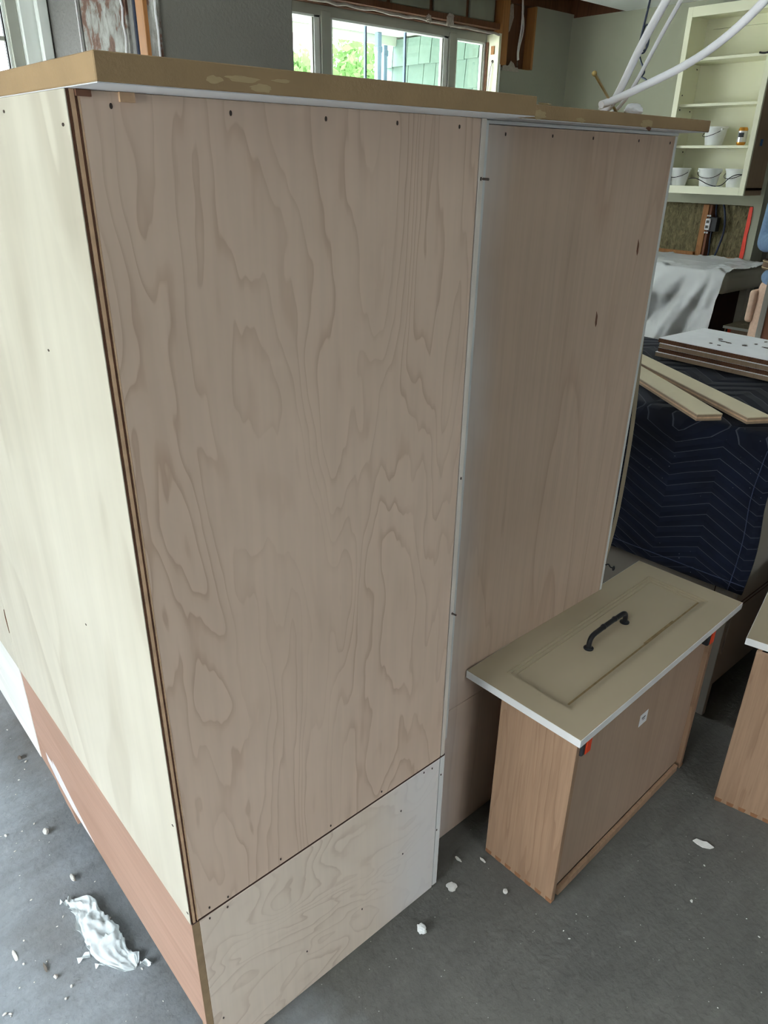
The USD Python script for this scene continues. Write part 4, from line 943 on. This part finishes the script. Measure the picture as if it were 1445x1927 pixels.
part('tape_roll', blob((1.44, 0.905, 1.6863), (0.020, 0.016, 0.011), 5, 0.25, 3), 'white_plastic', label='rounded white lump on the set-back top board by the conduits', cat='lump')
cw = thing('hanging_cable', 'dark blue cable with a coiled loop hanging from the ceiling before the right wall', 'cable', (5.2, 3.27, 2.755))
part('drop', cable_r([(5.2, 3.262, 2.755), (5.2, 3.263, 2.60), (5.2, 3.283, 2.45), (5.2, 3.297, 2.33), (5.2, 3.30, 2.25)], 0.007), 'blue_wire', cw)
an = np.linspace(0, 2 * math.pi, 30)
part('loop', tube(np.c_[5.2 + 0.01 * np.sin(2 * an), 3.262 + 0.032 * np.cos(an), 2.385 + 0.075 * np.sin(an)], 0.0055, 8), 'blue_wire', cw)
part('loop', tube(np.c_[5.205 + 0.01 * np.sin(2 * an), 3.27 + 0.026 * np.cos(an), 2.36 + 0.065 * np.sin(an)], 0.005, 8), 'blue_wire', cw)
part('tail', cable_r([(5.2, 3.29, 2.30), (5.2, 3.26, 2.24), (5.2, 3.235, 2.20), (5.2, 3.228, 2.175), (5.2, 3.243, 2.155), (5.2, 3.226, 2.145), (5.2, 3.228, 2.10)], 0.006), 'blue_wire', cw)
for k, (p, r, l) in enumerate(((((5.62, 4.74, 3.0), (5.635, 4.72, 2.78), (5.615, 4.70, 2.60), (5.585, 4.69, 2.47), (5.59, 4.69, 2.385)), 0.008, 'white cable hanging straight in the stud bay beside the strip window'),
                              (((5.645, 4.73, 2.74), (5.655, 4.71, 2.64), (5.635, 4.70, 2.56), (5.605, 4.695, 2.48), (5.602, 4.69, 2.39)), 0.006, 'pinkish white cable bent against the hanging one in the stud bay'),
                              (((5.70, 4.76, 2.80), (5.70, 4.76, 2.66), (5.665, 4.75, 2.52), (5.66, 4.75, 2.35)), 0.003, 'thin grey wire at the right of the stud bay'))):
    part('house_cable', cable_r(p, r, 30), 'white_wire' if k < 2 else 'wall_dim', label=l, cat='cable')

# ================================================================== FLOOR DEBRIS
spine = np.array([(0.218, 1.340), (0.240, 1.302), (0.238, 1.262), (0.245, 1.215), (0.245, 1.170), (0.258, 1.130), (0.272, 1.100)])
cs = curve(np.c_[spine, np.zeros(7)], 60)
wd = np.interp(np.linspace(0, 1, 60), [0, 0.08, 0.3, 0.55, 0.7, 0.85, 0.95, 1], [0.010, 0.022, 0.026, 0.036, 0.034, 0.022, 0.020, 0.007])
aa = np.linspace(0, 2 * math.pi, 37)[:-1]
tn = np.gradient(cs, axis=0); tn /= np.linalg.norm(tn, axis=1, keepdims=True)
sd = np.c_[-tn[:, 1], tn[:, 0], np.zeros(60)]
V = []
for k in range(60):
    ring = cs[k] + np.cos(aa)[:, None] * sd[k] * wd[k] + np.array([0, 0, 1.0]) * (np.sin(aa)[:, None] * 0.3 * wd[k] + 0.3 * wd[k])
    V.append(ring)
V = np.array(V)
U = np.stack(np.broadcast_arrays(np.arange(60)[:, None] * 0.16, np.cos(aa)[None] * 3.2, np.sin(aa)[None] * 3.2), -1)
nf = meshkit.fbm(U, 3, 3) - 0.5
nf2 = meshkit.fbm(U * 2.7, 3, 9) - 0.5
V[..., :2] += (0.022 * nf + 0.008 * nf2)[..., None] * np.stack([np.cos(aa), np.sin(aa)], -1)[None]
V[..., 2] = np.maximum(V[..., 2] + 0.022 * nf + 0.008 * nf2, 0.0008)
q = []
for k in range(59):
    for j in range(36):
        q.append([k * 36 + j, k * 36 + (j + 1) % 36, (k + 1) * 36 + (j + 1) % 36, (k + 1) * 36 + j])
wad = trimesh.Trimesh(*meshkit.arrays((V.reshape(-1, 3), np.array(q)))[:2], process=False)
pw = part('plastic_wrap', wad, 'film', label='crumpled clear plastic wrap lying on the floor by the pink kick panel', cat='plastic wrap', smooth=50)
for (x, y, ang, s) in ((0.215, 1.345, 2.2, 0.02), (0.222, 1.335, 1.6, 0.024), (0.207, 1.19, 3.0, 0.026), (0.285, 1.10, -0.8, 0.024), (0.225, 1.15, 2.8, 0.02)):
    Pg = np.zeros((8, 6, 3))
    for i in range(8):
        for j in range(6):
            Pg[i, j] = (x + math.cos(ang) * s * i / 7 - math.sin(ang) * s * 0.4 * (j / 5 - 0.5), y + math.sin(ang) * s * i / 7 + math.cos(ang) * s * 0.4 * (j / 5 - 0.5), 0.006 + 0.006 * math.sin(i * 0.9 + j))
    part('torn_end', sheet(Pg, 0.0006), 'film', pw, smooth=True)
part('cotton_tuft', blob((0.806, 0.752, 0.0), (0.010, 0.012, 0.009), 3, 0.6), 'cotton', label='fluffy white tuft on the floor below the plinth\'s right end', cat='tuft')
ch = extrude_y([(0, 0), (0.01, 0)], 0, 1) if False else trimesh.creation.extrude_polygon(Polygon([(-0.022, 0.012), (-0.010, 0.018), (0.004, 0.010), (0.013, 0.009), (0.026, -0.008), (0.014, -0.012), (-0.004, -0.008), (-0.015, 0.002)]), 0.003, engine='earcut')
ch.apply_transform(trimesh.transformations.rotation_matrix(-0.75, [0, 0, 1])); ch.apply_translation((1.53, 0.444, 0.0))
part('plaster_chip', ch, 'crumb', label='flat pale plaster chip on the floor between the two drawers', cat='chip')
for (x, y, s, m, l) in ((0.246, 1.587, (.006, .009, .006), 'crumb', 'rough plaster crumb on the floor by the torn kick panel'),
                        (0.249, 1.405, (.005, .012, .005), 'crumb', 'long plaster crumb on the floor just beyond the plastic wrap'),
                        (0.278, 1.905, (.005, .007, .006), 'crumb_dark', 'dark crumb on the floor by the white kick panel'),
                        (0.133, 1.190, (.004, .005, .004), 'crumb', 'small crumb on the floor left of the plastic wrap'),
                        (1.029, 0.691, (.006, .006, .004), 'crumb', 'small white crumb on the floor in front of the drawer\'s corner'),
                        (1.010, 0.829, (.004, .010, .002), 'crumb', 'thin pale shaving on the floor left of the drawer\'s foot'),
                        (1.055, 0.787, (.003, .009, .002), 'crumb', 'curled pale shaving touching the drawer\'s foot'),
                        (0.941, 0.785, (.012, .012, .0015), 'crumb', 'flat pale dab on the floor at the plinth\'s right end'),
                        (0.081, 1.296, (.004, .016, .001), 'crumb', 'pale scrap on the floor at the lower left edge'),
                        (0.123, 1.225, (.003, .012, .002), 'crumb_dark', 'thin grey splinter on the floor left of the plastic wrap'),
                        (1.353, 0.382, (.003, .003, .003), 'crumb', 'tiny white crumb on the open floor right of the drawer')):
    part('floor_crumb', blob((x, y, 0.0), s, int(x * 1000 + y * 77), 0.6, 2), m, label=l, cat='crumb')
g = np.random.default_rng(12)
ms = []
for k in range(330):
    if k < 240:
        x, y = g.uniform(-0.35, 0.29), g.uniform(0.75, 2.4)
    else:
        x, y = g.uniform(0.7, 1.9), g.uniform(-0.05, 0.72)
        if x > 1.04 and y > 0.55:
            continue
    s = (0.0008 + 0.0026 * g.random() ** 3) * (1.0 if k < 240 else 0.75)
    b = trimesh.creation.icosphere(0, 1.0)
    b.vertices *= np.array([s, s * (1 + g.random()), s * 0.7])
    b.apply_transform(trimesh.transformations.rotation_matrix(g.uniform(0, 6), [0, 0, 1]))
    b.apply_translation((x, y, s * 0.6))
    ms.append(b)
part('floor_dust', cat_(ms), 'crumb', label='scattered fine plaster specks on the concrete floor', cat='debris', kind='stuff')
